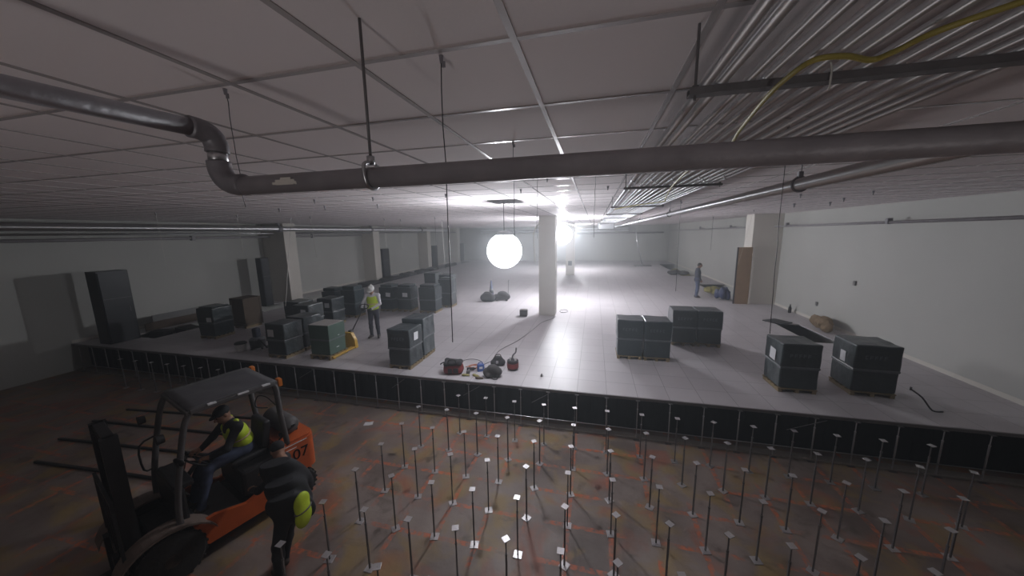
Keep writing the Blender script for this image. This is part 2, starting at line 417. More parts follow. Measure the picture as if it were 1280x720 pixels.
# timber strips lying on the slab beyond the forklift
for q, (xa, ya, xb, yb) in enumerate([(-6.8, -1.5, -2.2, -1.05), (-6.9, -2.05, -2.6, -1.75), (-6.6, -2.7, -2.7, -2.4), (-5.9, -3.3, -2.8, -3.1)]):
    L = math.hypot(xb - xa, yb - ya)
    o = MB().box((0, 0, .02), (L, .05, .04), bevel=.004).build('steel_strip', M['fblack'], loc=((xa + xb) / 2, (ya + yb) / 2, 0), rotz=math.atan2(yb - ya, xb - xa))
    tag(o, 'long dark bar lying on slab beyond the forklift, %s from the floor edge' % ORD[q], 'stringer bar', 'stringer bars on the slab')
pp = MB(); pp.box((0, 0, .012), (.2, .13, .004)); pp.jitter(.02, 9, 2, cuts=5)
tag(pp.build('paper_scrap', M['paper'], loc=(-.35, -.75, .01), rotz=.4), 'crumpled pale paper scrap on the slab by the floor edge', 'paper')

# ------------------------------------------------------------------ wrapped cartons on pallets
def bundle(w, d, z0, z1, seed, bulge=.0):
    mb = MB(); mb.box((0, 0, (z0 + z1) / 2), (w, d, z1 - z0), bevel=.028, seg=3)
    mb.jitter(.016, 4.2, seed, cuts=3); return mb
def label_sheet(parent, w, d, pos, side, size=(.17, .15), tilt=0.0):
    u, z = pos; mb = MB()
    if side == 'front': mb.box((u, -d / 2 - .012, z), (size[0], .004, size[1]), rot=(0, tilt, 0))
    elif side == 'right': mb.box((w / 2 + .012, u, z), (.004, size[0], size[1]), rot=(tilt, 0, 0))
    else: mb.box((-w / 2 - .012, u, z), (.004, size[0], size[1]), rot=(tilt, 0, 0))
    mb.jitter(.003, 12, 3, cuts=3)
    return mb.build('shipping_label', M['paper'], parent)
def carton(label, cx, cy, w=.65, d=.65, h=1.04, rz=0, seed=0, mt='green', labs=(), print_front=True, cap=.0, split=.47, group='wrapped cartons on pallets', mark=None, bz=RF):
    r = thing('wrapped_carton', label, 'carton', (cx, cy, bz), rz, group)
    pm = MB()
    for k in (-1, 0, 1): pm.box((k * (w / 2 - .05), 0, .035), (.07, d - .02, .07))
    for k in range(5): pm.box((0, (k - 2) * (d - .1) / 4, .08), (w, .09, .02))
    pm.build('pallet', M['wood'], r)
    z0 = .095; zs = z0 + (h - z0) * split
    bundle(w - .02, d - .02, z0, zs - .012, seed).build('lower_bundle', M[mt], r, smooth=False)
    bundle(w, d, zs + .012, h, seed + 5).build('upper_bundle', M[mt], r, smooth=False)
    b = MB(); b.box((0, 0, zs), (w + .008, d + .008, .055), bevel=.02); b.jitter(.007, 7, seed + 2, cuts=4)
    b.build('wrap_seam', M['film'], r)
    if cap > 0:
        c = MB(); c.box((0, 0, h + cap / 2), (w - .1, d - .1, cap), bevel=.02); c.jitter(.008, 5, seed, cuts=3); c.build('top_cap', M[mt], r)
    for (side, u, z, sz) in labs: label_sheet(r, w, d, (u, z), side, sz, random.uniform(-.08, .08))
    if print_front:
        k = MB(); rr = random.Random(seed); u = -w * .28
        for q in range(5):
            ww = rr.choice((.045, .05, .055)); zz = h * .77
            k.box((u, -d / 2 - .011, zz), (ww * .3, .003, .07)); k.box((u + ww * .45, -d / 2 - .011, zz + .03), (ww * .7, .003, .014))
            k.box((u + ww * .45, -d / 2 - .011, zz - rr.choice((.0, .03))), (ww * .7, .003, .014)); u += ww + .028
        k.build('faded_print', M['ink'], r)
    return r
# two pairs in front of the column, one each side
carton('dark green wrapped carton nearest the floor edge beside the red tool bag', -.14, .64, .62, .66, 1.02, 0, 1, 'green', [('right', -.02, .80, (.20, .20))])
carton('taller dark green carton directly behind the one beside the red tool bag', -.15, 1.36, .62, .68, 1.12, .02, 2, 'green2', [], print_front=False)
carton('dark teal wrapped carton, western one of the pair in the open middle floor', 5.52, 2.44, .64, .64, 1.06, .0, 3, 'green2', [])
carton('dark teal wrapped carton with torn film, pair partner closer to the side wall', 6.19, 2.44, .65, .66, 1.06, .02, 4, 'green2', [])
carton('near-black wrapped carton of the rear pair, half hidden behind the teal pair', 7.16, 3.86, .65, .65, 1.06, .0, 5, 'green', [])
carton('near-black wrapped carton of the rear pair, the one clear of the teal pair', 7.83, 3.87, .64, .65, 1.06, .0, 6, 'green', [])
carton('dark carton on pale pallet with white side label, before the floor opening', 8.68, 1.19, .70, .68, 1.04, .0, 7, 'green', [('left', -.02, .73, (.22, .24))])
carton('dark carton closest to the side wall and the floor edge, glossy torn film', 10.04, 1.33, .74, .72, 1.06, -.05, 8, 'green', [('left', -.02, .72, (.16, .22))])
# left part of the hall
carton('lone dark carton with white label beside the dim side wall', -7.97, 1.60, .66, .66, 1.04, .05, 9, 'green', [('front', .17, .66, (.20, .15))], print_front=False, cap=.05)
carton('dark carton with white label at cluster front, beside the bare green carton', -3.96, .60, .64, .62, .98, .0, 10, 'green', [('front', -.12, .72, (.20, .20))], print_front=False)
carton('unlabelled dark carton tucked behind the cluster front, beside the bare green carton', -3.97, 1.30, .64, .66, 1.0, .0, 11, 'green', [], print_front=False)
carton('dark carton with white label mid-cluster, in front of the tall black cabinet', -5.05, 2.55, .66, .66, 1.05, .0, 12, 'green', [('front', .12, .82, (.20, .17))], print_front=False)
carton('dark carton with white label at the back of the cluster, toward the pale wall', -5.15, 3.7, .66, .66, 1.05, .0, 13, 'green', [('front', .12, .80, (.20, .17))], print_front=False)
carton('unlabelled dark carton at the cluster side nearest the brown crate', -5.85, 2.95, .66, .66, 1.05, .0, 27, 'green', [], print_front=False)
carton('tall capped carton, farther from the worker in the white hard hat', -6.12, 4.95, .66, .62, 1.06, .0, 14, 'green2', [], print_front=False, cap=.14)
carton('tallest capped carton just behind the worker in the white hard hat', -5.2, 4.98, .66, .62, 1.14, .0, 15, 'green2', [], print_front=False, cap=.16)
carton('dark carton with small white label, first past the worker in white hard hat', -4.30, 6.25, .66, .66, 1.08, .0, 16, 'green', [('front', .12, .76, (.22, .18))], print_front=False, cap=.1)
carton('dark carton with white label, second past the worker in the white hard hat', -3.48, 6.33, .66, .66, 1.08, .0, 17, 'green', [('front', .08, .76, (.24, .18))], print_front=False, cap=.1)
carton('domed dark carton third past the worker, before the hazy gap', -2.34, 6.30, .78, .66, 1.10, .0, 18, 'green', [], print_front=False, cap=.12)
carton('dark carton standing behind the domed carton, near the hazy light', -2.05, 7.45, .62, .66, 1.3, .0, 19, 'green', [], print_front=False, cap=.06)
carton('hazy dark carton farther back behind the domed carton, beside the trench', -2.75, 9.0, .66, .66, 1.3, .0, 20, 'green', [], print_front=False)
carton('hazy dark carton farthest back of the grouped stock, under the third tall cabinet', -3.9, 9.6, .66, .66, 1.3, .0, 21, 'green', [], print_front=False)
# bare green carton on the pallet jack
g = thing('green_carton', 'bare green carton with pale lid on a pallet, fresh off the yellow jack', 'carton', (-2.66, .77, RF))
pm = MB()
for k in (-1, 0, 1): pm.box((k * .29, 0, .055), (.07, .66, .11))
for k in range(5): pm.box((0, (k - 2) * .145, .12), (.68, .10, .02))
pm.build('pallet', M['wood'], g)
MB().box((0, 0, .34), (.62, .60, .42), bevel=.012).build('lower_bundle', M['boxgreen'], g)
MB().box((0, 0, .755), (.64, .61, .41), bevel=.012).build('upper_bundle', M['boxgreen'], g)
MB().box((0, 0, .966), (.63, .60, .012)).build('lid', M['boxtop'], g)
b = MB().box((0, 0, .55), (.646, .616, .04)); b.build('wrap_seam', M['film'], g)
MB().box((.322, .05, .62), (.004, .05, .02)).box((.322, -.02, .3), (.004, .1, .02)).build('tape', M['paper'], g)
# brown crate
c = thing('brown_crate', 'brown plywood crate behind the lone labelled carton', 'crate', (-8.17, 2.82, RF), -.03)
mb = MB(); mb.box((0, 0, .60), (.64, .62, 1.02), bevel=.006); mb.build('body', M['brown'], c)
mb = MB()
for s in (-1, 1):
    for t in (-1, 1): mb.box((s * .30, t * .30, .60), (.06, .06, 1.05))
for z in (.13, 1.09):
    for s in (-1, 1): mb.box((0, s * .32, z), (.64, .03, .07)); mb.box((s * .33, 0, z), (.03, .62, .07))
mb.build('corner_batten', M['brown'], c)
MB().box((-.24, 0, .045), (.08, .6, .09)).box((.24, 0, .045), (.08, .6, .09)).build('skid', M['wood'], c)

# ------------------------------------------------------------------ implicit-surface bodies
def unit(v): v = np.asarray(v, float); return v / (np.linalg.norm(v) + 1e-12)
class Body:
    """a smooth union of tapered capsules and ellipsoids, meshed as one continuous surface"""
    def __init__(self): self.p = []
    def cap(self, a, b, ra, rb=None, k=.03, m=0): self.p.append(('c', np.array(a, float), np.array(b, float), ra, ra if rb is None else rb, k, m)); return self
    def ell(self, c, r, R=None, k=.03, m=0): self.p.append(('e', np.array(c, float), np.array(r, float), np.eye(3) if R is None else np.array(R, float), None, k, m)); return self
    @staticmethod
    def dist(pr, P):
        if pr[0] == 'c':
            a, b, ra, rb = pr[1:5]; ba = b - a; L = max(ba @ ba, 1e-12)
            t = np.clip(((P - a) @ ba) / L, 0, 1); return np.linalg.norm(P - a - t[..., None] * ba, axis=-1) - (ra + (rb - ra) * t)
        c, r, R = pr[1:4]; q = (P - c) @ R
        k0 = np.linalg.norm(q / r, axis=-1); k1 = np.linalg.norm(q / (r * r), axis=-1) + 1e-9
        return k0 * (k0 - 1) / k1
    def bounds(self, pr):
        if pr[0] == 'c':
            r = max(pr[3], pr[4]); return np.minimum(pr[1], pr[2]) - r, np.maximum(pr[1], pr[2]) + r
        r = max(pr[2]); return pr[1] - r, pr[1] + r
    def mesh(self, name, mats, h=.009):
        B = [self.bounds(p) for p in self.p]
        lo = np.min([b[0] for b in B], 0) - 3 * h; hi = np.max([b[1] for b in B], 0) + 3 * h
        n = np.ceil((hi - lo) / h).astype(int) + 1
        F = np.full(n, 1.0, np.float64)
        for pr, (l, u) in zip(self.p, B):
            pad = max(pr[5], .02) + 2 * h
            i0 = np.maximum(0, np.floor((l - pad - lo) / h).astype(int)); i1 = np.minimum(n, np.ceil((u + pad - lo) / h).astype(int) + 1)
            gx, gy, gz = [lo[a] + h * np.arange(i0[a], i1[a]) for a in range(3)]
            P = np.stack(np.meshgrid(gx, gy, gz, indexing='ij'), -1)
            d = self.dist(pr, P); sl = tuple(slice(i0[a], i1[a]) for a in range(3)); f = F[sl]; k = pr[5]
            hh = np.clip(k - np.abs(f - d), 0, None) / k
            F[sl] = np.minimum(f, d) - hh * hh * k * .25
        V, Q = nets(F, lo, h)
        cen = V[Q].mean(1); best = np.full(len(Q), 1e9); mi = np.zeros(len(Q), int)
        for pr in self.p:
            d = self.dist(pr, cen); w = d < best; best[w] = d[w]; mi[w] = pr[6]
        me = bpy.data.meshes.new(name); me.from_pydata(V.tolist(), [], Q.tolist())
        for m in mats: me.materials.append(m)
        me.polygons.foreach_set('material_index', mi.astype(np.int32)); me.shade_smooth(); me.update()
        return me
def nets(F, lo, h):
    ins = F < 0; sh = np.array(F.shape) - 1
    cnt = np.zeros(sh, int)
    off = [(a, b, c) for a in (0, 1) for b in (0, 1) for c in (0, 1)]
    for a, b, c in off: cnt += ins[a:a + sh[0], b:b + sh[1], c:c + sh[2]]
    act = np.argwhere((cnt > 0) & (cnt < 8)); idx = np.full(sh, -1, int); idx[tuple(act.T)] = np.arange(len(act))
    acc = np.zeros((len(act), 3)); num = np.zeros(len(act))
    val = {o: F[act[:, 0] + o[0], act[:, 1] + o[1], act[:, 2] + o[2]] for o in off}
    for o in off:
        for ax in range(3):
            if o[ax] == 0:
                o2 = list(o); o2[ax] = 1; o2 = tuple(o2); a, b = val[o], val[o2]; w = (a < 0) != (b < 0)
                t = np.where(w, a / np.where(w, a - b, 1), 0); p = np.tile(np.array(o, float), (len(act), 1)); p[:, ax] += t
                acc[w] += p[w]; num[w] += 1
    V = lo + h * (act + acc / np.maximum(num, 1)[:, None])
    quads = []
    for ax in range(3):
        a0 = [slice(None)] * 3; a1 = [slice(None)] * 3; a0[ax] = slice(0, -1); a1[ax] = slice(1, None)
        c = ins[tuple(a0)] != ins[tuple(a1)]; e = np.argwhere(c)
        b1, b2 = (ax + 1) % 3, (ax + 2) % 3
        ok = (e[:, b1] > 0) & (e[:, b2] > 0) & (e[:, b1] < F.shape[b1] - 1) & (e[:, b2] < F.shape[b2] - 1); e = e[ok]
        s = ins[tuple(e.T)]
        def cell(d1, d2):
            q = e.copy(); q[:, b1] -= d1; q[:, b2] -= d2; return idx[tuple(q.T)]
        q = np.stack([cell(0, 0), cell(1, 0), cell(1, 1), cell(0, 1)], 1)
        q[~s] = q[~s][:, ::-1]; quads.append(q)
    Q = np.concatenate(quads); Q = Q[(Q >= 0).all(1)]
    return V, Q[:, ::-1]
def frame(fwd, up=(0, 0, 1)):
    f = unit(fwd); r = unit(np.cross(f, up)); u = np.cross(r, f); return np.stack([r, f, u], 1)   # columns right, forward, up
# material slots of a body: 0 upper, 1 lower, 2 skin, 3 boots, 4 sleeves, 5 gloves
def add_head(B, c, fwd, up=(0, 0, 1), neck=None, s=1.0):
    R = frame(fwd, up); W = lambda x, y, z: np.array(c) + R @ (np.array([x, y, z]) * s)
    B.ell(c, np.array([.075, .095, .105]) * s, R, .02, 2)
    B.ell(W(0, .025, -.06), np.array([.056, .07, .065]) * s, R, .03, 2)          # jaw
    B.cap(W(0, .092, .012), W(0, .112, -.022), .009 * s, .015 * s, .014, 2)         # nose
    B.ell(W(0, .088, -.058), np.array([.026, .012, .008]) * s, R, .006, 2)          # mouth
    for q in (-1, 1):
        B.ell(W(q * .078, -.005, -.005), np.array([.012, .022, .034]) * s, R, .008, 2)  # ear
        B.cap(W(q * .014, .090, .030), W(q * .046, .080, .030), .008 * s, .007 * s, .01, 2)   # brow
    if neck is not None: B.cap(neck, W(0, -.015, -.06), .058 * s, .052 * s, .03, 2)
    return R, W
def add_hand(B, wrist, d, palm, thumb, curl=.5, m=2, s=1.0):
    """five fingers; d: towards the fingers, palm: where the palm faces, thumb: towards the thumb's side"""
    d = unit(d); palm = unit(np.array(palm) - d * (np.array(palm) @ d)); t = np.cross(d, palm); t = t if t @ np.array(thumb) > 0 else -t
    w = np.array(wrist, float); P = lambda a, b, c: w + (d * a + t * b + palm * c) * s
    B.cap(P(.0, 0, 0), P(.03, 0, 0), .026 * s, .028 * s, .02, m)
    B.cap(P(.035, .022, 0), P(.085, .028, 0), .016 * s, .015 * s, .02, m); B.cap(P(.035, -.018, 0), P(.08, -.026, 0), .016 * s, .014 * s, .02, m)
    B.cap(P(.03, .0, 0), P(.088, 0, 0), .018 * s, .016 * s, .02, m)
    for b, L, r in ((.031, .070, .0095), (.010, .080, .0100), (-.011, .074, .0095), (-.030, .058, .0085)):
        a1 = curl * 1.0; a2 = curl * 2.1; a3 = curl * 2.9; p0 = np.array([.088, b, 0])
        p1 = p0 + np.array([math.cos(a1), .0, math.sin(a1)]) * L * .45
        p2 = p1 + np.array([math.cos(a2), 0, math.sin(a2)]) * L * .32
        p3 = p2 + np.array([math.cos(a3), 0, math.sin(a3)]) * L * .23
        B.cap(P(*p0), P(*p1), r * s, r * .95 * s, .006, m); B.cap(P(*p1), P(*p2), r * .95 * s, r * .9 * s, .006, m); B.cap(P(*p2), P(*p3), r * .9 * s, r * .8 * s, .006, m)
    B.cap(P(.022, .024, .006), P(.055, .050, .018), .014 * s, .011 * s, .012, m); B.cap(P(.055, .050, .018), P(.080, .050, .018 + .02 * curl), .0105 * s, .009 * s, .008, m)
def add_foot(B, ankle, d, m=3):
    a = np.array(ankle, float); d = unit(d); z0 = a[2] - .075
    B.cap(a, (a[0], a[1], a[2] - .03), .046, .045, .03, m)
    h = a - d * .05; h[2] = z0 + .036; t = a + d * .15; t[2] = z0 + .032; mid = a + d * .06; mid[2] = z0 + .045
    B.cap(h, mid, .037, .045, .02, m); B.cap(mid, t, .045, .033, .02, m)
def add_leg(B, hip, knee, ankle, r=1.0, m=1):
    B.cap(hip, knee, .092 * r, .064 * r, .05, m); k2 = np.array(knee) * .65 + np.array(ankle) * .35
    B.cap(knee, k2, .062 * r, .064 * r, .03, m); B.cap(k2, ankle, .062 * r, .050 * r, .03, m)
def add_arm(B, sh, el, wr, m=4, r=1.0):
    B.cap(sh, el, .056 * r, .046 * r, .04, m); B.cap(el, wr, .046 * r, .034 * r, .02, m)
def add_torso(B, pelvis, waist, chest, shl, shr, neck, m=0, r=1.0, fwd=(0, 1, 0), mlow=1):
    ax = unit(np.array(chest) - np.array(waist)); R = frame(fwd, ax); R = np.stack([unit(np.array(shr) - np.array(shl)), np.cross(ax, unit(np.array(shr) - np.array(shl))), ax], 1)
    B.ell(pelvis, np.array([.165, .125, .13]) * r, R, .06, mlow)
    B.ell(waist, np.array([.155, .115, .15]) * r, R, .06, m)
    B.ell(chest, np.array([.175, .125, .19]) * r, R, .07, m)
    B.cap(shl, neck, .062 * r, .05 * r, .06, m); B.cap(shr, neck, .062 * r, .05 * r, .06, m)
    return R

def shell(name, parts, mats, parent, h=.010):
    B = Body()
    for p in parts: B.p.append(p)
    return link(name, B.mesh(name, mats, h), parent)

# --- worker with the pallet jack: faces the camera, looks down at the handle
def worker():
    r = thing('person', 'person in white hard hat, lime vest and white sleeves gripping the pallet jack handle', 'person', (-2.42, 2.50, RF), PI + .30)
    B = Body()   # local: faces +Y
    shl, shr, neck = (-.19, -.01, 1.42), (.19, .0, 1.42), (0, .0, 1.47)
    add_torso(B, (0, 0, .95), (0, .005, 1.10), (0, .0, 1.27), shl, shr, neck, m=0)
    R, W = add_head(B, (0, .06, 1.62), (.12, 1, -.55), (0, .35, 1), neck)
    for s in (-1, 1):
        add_leg(B, (s * .09, 0, .92), (s * .105, .03, .50), (s * .115, -.01, .085)); add_foot(B, (s * .115, -.01, .085), (s * .3, 1, 0))
    add_arm(B, shl, (-.26, .08, 1.15), (-.03, .23, 1.02), 4); add_hand(B, (-.03, .23, 1.02), (.5, .75, .1), (.2, -.2, -1), (0, 1, .3), .65, 5)
    add_arm(B, shr, (.31, .05, 1.15), (.26, .24, 1.03), 4); add_hand(B, (.26, .24, 1.03), (-.35, .85, .1), (-.2, -.2, -1), (-1, 0, .2), .65, 5)
    link('body', B.mesh('body', [M['whitecloth'], M['navy'], M['skin'], M['boot'], M['whitecloth'], M['glove']], .008), r)
    Rt = np.eye(3)
    V = Body(); V.ell((0, .005, 1.03), (.182, .142, .14), None, .06).ell((0, .005, 1.12), (.175, .135, .16), None, .06, 0).ell((0, .0, 1.27), (.185, .14, .16), None, .06, 0)
    V.cap((-.10, .02, 1.36), (-.10, -.02, 1.47), .05, .035, .05).cap((.10, .02, 1.36), (.10, -.02, 1.47), .05, .035, .05)
    link('vest', V.mesh('vest', [M['lime']], .010), r)
    t = Body(); t.ell((0, .005, 1.15), (.186, .146, .05), None, .02); link('reflective_band', t.mesh('reflective_band', [M['reflect']], .009), r)
    H = Body(); c = W(0, -.01, .055); H.ell(c, (.105, .125, .09), R, .01); H.ell(W(0, .03, .015), (.118, .155, .014), R, .02); H.cap(W(0, -.1, .135), W(0, .09, .135), .016, .014, .02)
    link('hard_hat', H.mesh('hard_hat', [M['white']], .007), r)
    E = MB()
    for s in (-1, 1): E.ball(W(s * .03, .089, .012), .009)
    E.build('eyes', M['eye'], r, smooth=True)
worker()
# --- man standing in the hall, seen in profile
def stander():
    r = thing('person', 'person in dark jacket and blue jeans standing alone on the raised floor by the trench', 'person', (9.60, 11.45, RF), -PI / 2 - .12)
    B = Body()
    shl, shr, neck = (-.20, -.02, 1.40), (.20, -.02, 1.40), (0, .0, 1.46)
    add_torso(B, (0, 0, .93), (0, .0, 1.08), (0, -.01, 1.25), shl, shr, neck, m=0, r=1.1)
    B.ell((0, 0, .90), (.185, .15, .14), None, .05, 0)
    R, W = add_head(B, (0, .055, 1.62), (0, 1, -.2), (0, .15, 1), neck)
    for s in (-1, 1):
        add_leg(B, (s * .09, 0, .88), (s * .10, .02, .48), (s * .11, -.02, .085)); add_foot(B, (s * .11, -.02, .085), (s * .2, 1, 0))
        add_arm(B, (s * .20, -.02, 1.40), (s * .27, -.04, 1.13), (s * .25, .10, .92), 0, 1.12); add_hand(B, (s * .25, .10, .92), (-s * .1, .35, -1), (-s, 0, 0), (0, 1, 0), .35, 2)
    link('body', B.mesh('body', [M['bluejacket'], M['denim'], M['skin'], M['boot'], M['bluejacket']], .008), r)
    H = Body(); H.ell(W(0, -.022, .03), (.082, .092, .088), R, .01); H.ell(W(0, -.05, -.02), (.075, .06, .07), R, .03); link('hair', H.mesh('hair', [M['hair']], .007), r)
    E = MB()
    for s in (-1, 1): E.ball(W(s * .03, .089, .012), .009)
    E.build('eyes', M['eye'], r, smooth=True)
stander()

# --- person bending over the forklift's flank
def bender():
    r = thing('person', 'person in black jacket bending over the forklift flank with lime vest at the waist', 'person', (.74, -3.93, 0))
    B = Body(); w = lambda x, y, z: (x - .74, y + 3.93, z)
    pel, wai, che = w(.94, -3.86, .90), w(.85, -3.79, 1.02), w(.70, -3.66, 1.14)
    neck = w(.49, -3.54, 1.26); shl = w(.60, -3.74, 1.19); shr = w(.40, -3.42, 1.19)
    add_torso(B, pel, wai, che, shl, shr, neck, m=0, r=1.0, mlow=1)
    B.ell(w(.80, -3.75, 1.08), (.19, .18, .16), None, .08, 0)
    R, W = add_head(B, w(.34, -3.46, 1.33), (-1, .35, -.75), (-.35, .2, 1), neck)
    add_leg(B, w(.91, -3.94, .88), w(.84, -4.02, .48), w(.82, -4.04, .085), 1.05); add_foot(B, w(.82, -4.04, .085), (-1, .3, 0))
    add_leg(B, w(.95, -3.80, .88), w(.74, -3.76, .52), w(.68, -3.84, .085), 1.05); add_foot(B, w(.68, -3.84, .085), (-1, .4, 0))
    add_arm(B, shl, w(.38, -3.82, 1.00), w(.14, -3.72, .88), 4, 1.0); add_hand(B, w(.14, -3.72, .90), (-.8, .4, -.3), (0, 0, -1), (.3, 1, 0), .4, 2)
    add_arm(B, shr, w(.20, -3.36, 1.03), w(.05, -3.44, .93), 4, 1.15); add_hand(B, w(.05, -3.44, .93), (-1, .1, -.2), (0, 0, -1), (0, -1, 0), .4, 2)
    link('body', B.mesh('body', [M['blackcloth'], M['blackcloth'], M['skin'], M['boot'], M['blackcloth']], .009), r)
    V = Body(); V.ell(w(1.10, -3.85, 1.0), (.05, .11, .13), None, .05, 0).ell(w(1.13, -3.875, .84), (.05, .115, .15), None, .05, 0)
    link('vest', V.mesh('vest', [M['lime']], .010), r)
    V = Body(); V.ell(w(1.12, -3.863, .92), (.062, .124, .022), None, .02, 0); link('reflective_band', V.mesh('reflective_band', [M['fgrey']], .009), r)
    H = Body(); H.ell(W(0, -.015, .04), (.086, .104, .085), R, .01); H.ell(W(0, .085, .045), (.06, .06, .010), R, .02); link('cap', H.mesh('cap', [M['blackcloth']], .008), r)
    E = MB()
    for s in (-1, 1): E.ball(W(s * .03, .089, .012), .009)
    E.build('eyes', M['eye'], r, smooth=True)
bender()

# ------------------------------------------------------------------ forklift (local: +Y forward, -X its left flank)
hv = unit((-.31, -.95, 0)); P0 = (-.67, -3.38, 0); FR = math.atan2(hv[1], hv[0]) - PI / 2
def forklift():
    r = thing('forklift', 'orange and black forklift with a roof guard parked on the bare slab', 'forklift', P0, FR)
    prof = [(-.45, .24), (.50, .24), (.62, .36), (.62, .58), (.40, .60), (.05, .50), (-.22, .60), (-.45, .62)]
    for xx in (-.53, .47): MB().prism(prof, xx, xx + .06, 'YZ').build('side_sill', M['orange'], r)
    MB().box((0, .10, .33), (.94, 1.1, .22), bevel=.02).box((0, .75, .45), (.60, .42, .34), bevel=.02).build('chassis', M['fblack'], r)
    k = MB(); k.prism([(-.40, .05), (-.40, .16), (-.30, .18), (-.30, .20)], 0, 0.001, 'XY') if False else None
    cw = MB(); n = 10; out = []
    for i in range(n + 1): a = PI + PI / 2 * i / n; out.append((-.53 + .13 + .13 * math.cos(a), -.96 + .13 + .13 * math.sin(a)))
    for i in range(n + 1): a = 1.5 * PI + PI / 2 * i / n; out.append((.53 - .13 + .13 * math.cos(a), -.96 + .13 + .13 * math.sin(a)))
    out += [(.53, -.45), (-.53, -.45)]
    cw.prism(out, .52, 1.05, 'XY'); cw.prism([(x * .97, (y + .7) * .97 - .7) for x, y in out], 1.05, 1.09, 'XY'); cw.prism([(x * .8, max(y, -.9)) for x, y in out], .26, .52, 'XY')
    ob = cw.build('counterweight', M['orange'], r)
    # number on the flank
    cu_ = bpy.data.curves.new('num', 'FONT'); cu_.body = '07'; cu_.size = .24; cu_.extrude = .003; cu_.align_x = 'CENTER'
    to = bpy.data.objects.new('num', cu_); COL.objects.link(to); bpy.context.view_layer.update()
    me = bpy.data.meshes.new_from_object(to.evaluated_get(bpy.context.evaluated_depsgraph_get())); COL.objects.unlink(to); bpy.data.objects.remove(to)
    me.materials.clear(); me.materials.append(M['black'])
    num = link('fleet_number', me, r); num.rotation_euler = (PI / 2, 0, -PI / 2); num.location = (-.534, -.71, .76)
    st = MB(); st.box((-.533, -.64, 1.03), (.006, .36, .012)).box((-.533, -.56, .965), (.006, .20, .010)); st.build('pale_stripe', M['paper'], r)
    h_ = MB(); h_.box((0, -.21, .72), (.86, .50, .42), bevel=.05); h_.build('engine_hood', M['fblack'], r)
    s = MB(); s.box((0, -.16, .965), (.46, .46, .11), bevel=.04, seg=3); s.build('seat', M['seat'], r, smooth=False)
    s = MB(); s.box((0, -.40, 1.22), (.44, .11, .44), rot=(.16, 0, 0), bevel=.04, seg=3); s.build('seat_back', M['seat'], r)
    MB().box((0, .34, .46), (.90, .52, .03)).build('floor_plate', M['fgrey'], r)
    MB().box((0, .66, .80), (.88, .10, .62), bevel=.03).box((0, .60, 1.10), (.70, .20, .08), bevel=.02).build('dash_cowl', M['fblack'], r)
    w_ = MB(); w_.cyl((0, .55, .95), (0, .36, 1.17), .028, seg=12); w_.build('steering_column', M['fblack'], r)
    sw = MB(); ax = Vector((0, -.19, .22)).normalized(); q = ax.to_track_quat('Z', 'Y'); pts = [Vector((0, .36, 1.17)) + q @ Vector((.17 * math.cos(a), .17 * math.sin(a), 0)) for a in [2 * PI * i / 24 for i in range(25)]]
    sw.tube(pts, .014, seg=8)
    for a in (0, 2.1, 4.2): sw.cyl((0, .36, 1.17), Vector((0, .36, 1.17)) + q @ Vector((.17 * math.cos(a), .17 * math.sin(a), 0)), .009, seg=6)
    sw.build('steering_wheel', M['fblack'], r, smooth=True)
    for i in range(3): MB().cyl((.26 + i * .06, .46, 1.0), (.26 + i * .06, .40, 1.2), .007, seg=6).ball((.26 + i * .06, .40, 1.2), .018, u=10, v=8).build('control_lever', M['fblack'], r)
    # overhead guard
    for sx in (-1, 1):
        MB().tube([(sx * .50, .72, .60), (sx * .50, .70, 1.05), (sx * .49, .56, 1.80), (sx * .48, .47, 2.06), (sx * .48, .36, 2.10)], .034, seg=10, smooth=4).build('front_guard_leg', M['fgrey'], r, smooth=True)
        MB().tube([(sx * .49, -.56, 1.06), (sx * .49, -.52, 1.6), (sx * .49, -.50, 2.04), (sx * .48, -.42, 2.10)], .038, seg=10, smooth=4).build('rear_guard_leg', M['fgrey'], r, smooth=True)
    g = MB()
    for sx in (-1, 1): g.box((sx * .50, -.02, 2.10), (.06, .96, .06), bevel=.012)
    g.box((0, .47, 2.09), (1.04, .06, .06), bevel=.012).box((0, -.50, 2.10), (1.04, .06, .06), bevel=.012)
    for i in range(7): g.box((-.39 + i * .13, -.02, 2.10), (.022, .92, .045))
    g.build('roof_guard', M['fgrey'], r)
    rc = MB(); rc.box((0, -.02, 2.134), (1.02, .98, .006)); rc.jitter(.012, 3.5, 4, cuts=9); rc.build('roof_cover', M['roofcover'], r, smooth=True)
    for yy, ll in ((-.10, .13), (.24, .09), (-.38, .10)): MB().box((-.515, yy, 2.125), (.05, ll, .022), bevel=.004).build('roof_clip', M['paper'], r)
    MB().box((-.46, -.57, 2.08), (.10, .06, .12), bevel=.012).build('tail_light', M['amber'], r)
    MB().box((.46, -.57, 2.08), (.10, .06, .12), bevel=.012).build('tail_light', M['amber'], r)
    MB().tube([(-.50, .62, 1.45), (-.58, .66, 1.50), (-.60, .66, 1.56)], .009, seg=8).lathe([(.0, 0), (.055, .002), (.07, .012), (.06, .026), (.0, .03)], (-.60, .66, 1.56), seg=18, mtx=Euler((PI / 2 - .2, 0, .5)).to_matrix().to_4x4()).build('mirror', M['fblack'], r, smooth=True)
    MB().tube([(.50, .70, 1.1), (.44, .80, 1.15), (.44, .80, 1.5), (.50, .62, 1.55)], .012, seg=8, smooth=3).build('grab_handle', M['fblack'], r, smooth=True)
    MB().tube([(-.47, -.48, 1.75), (-.42, -.40, 1.9), (-.40, -.30, 1.95), (-.43, -.25, 1.82), (-.46, -.38, 1.75)], .008, seg=6, smooth=4).build('hanging_hose', M['fblack'], r, smooth=True)
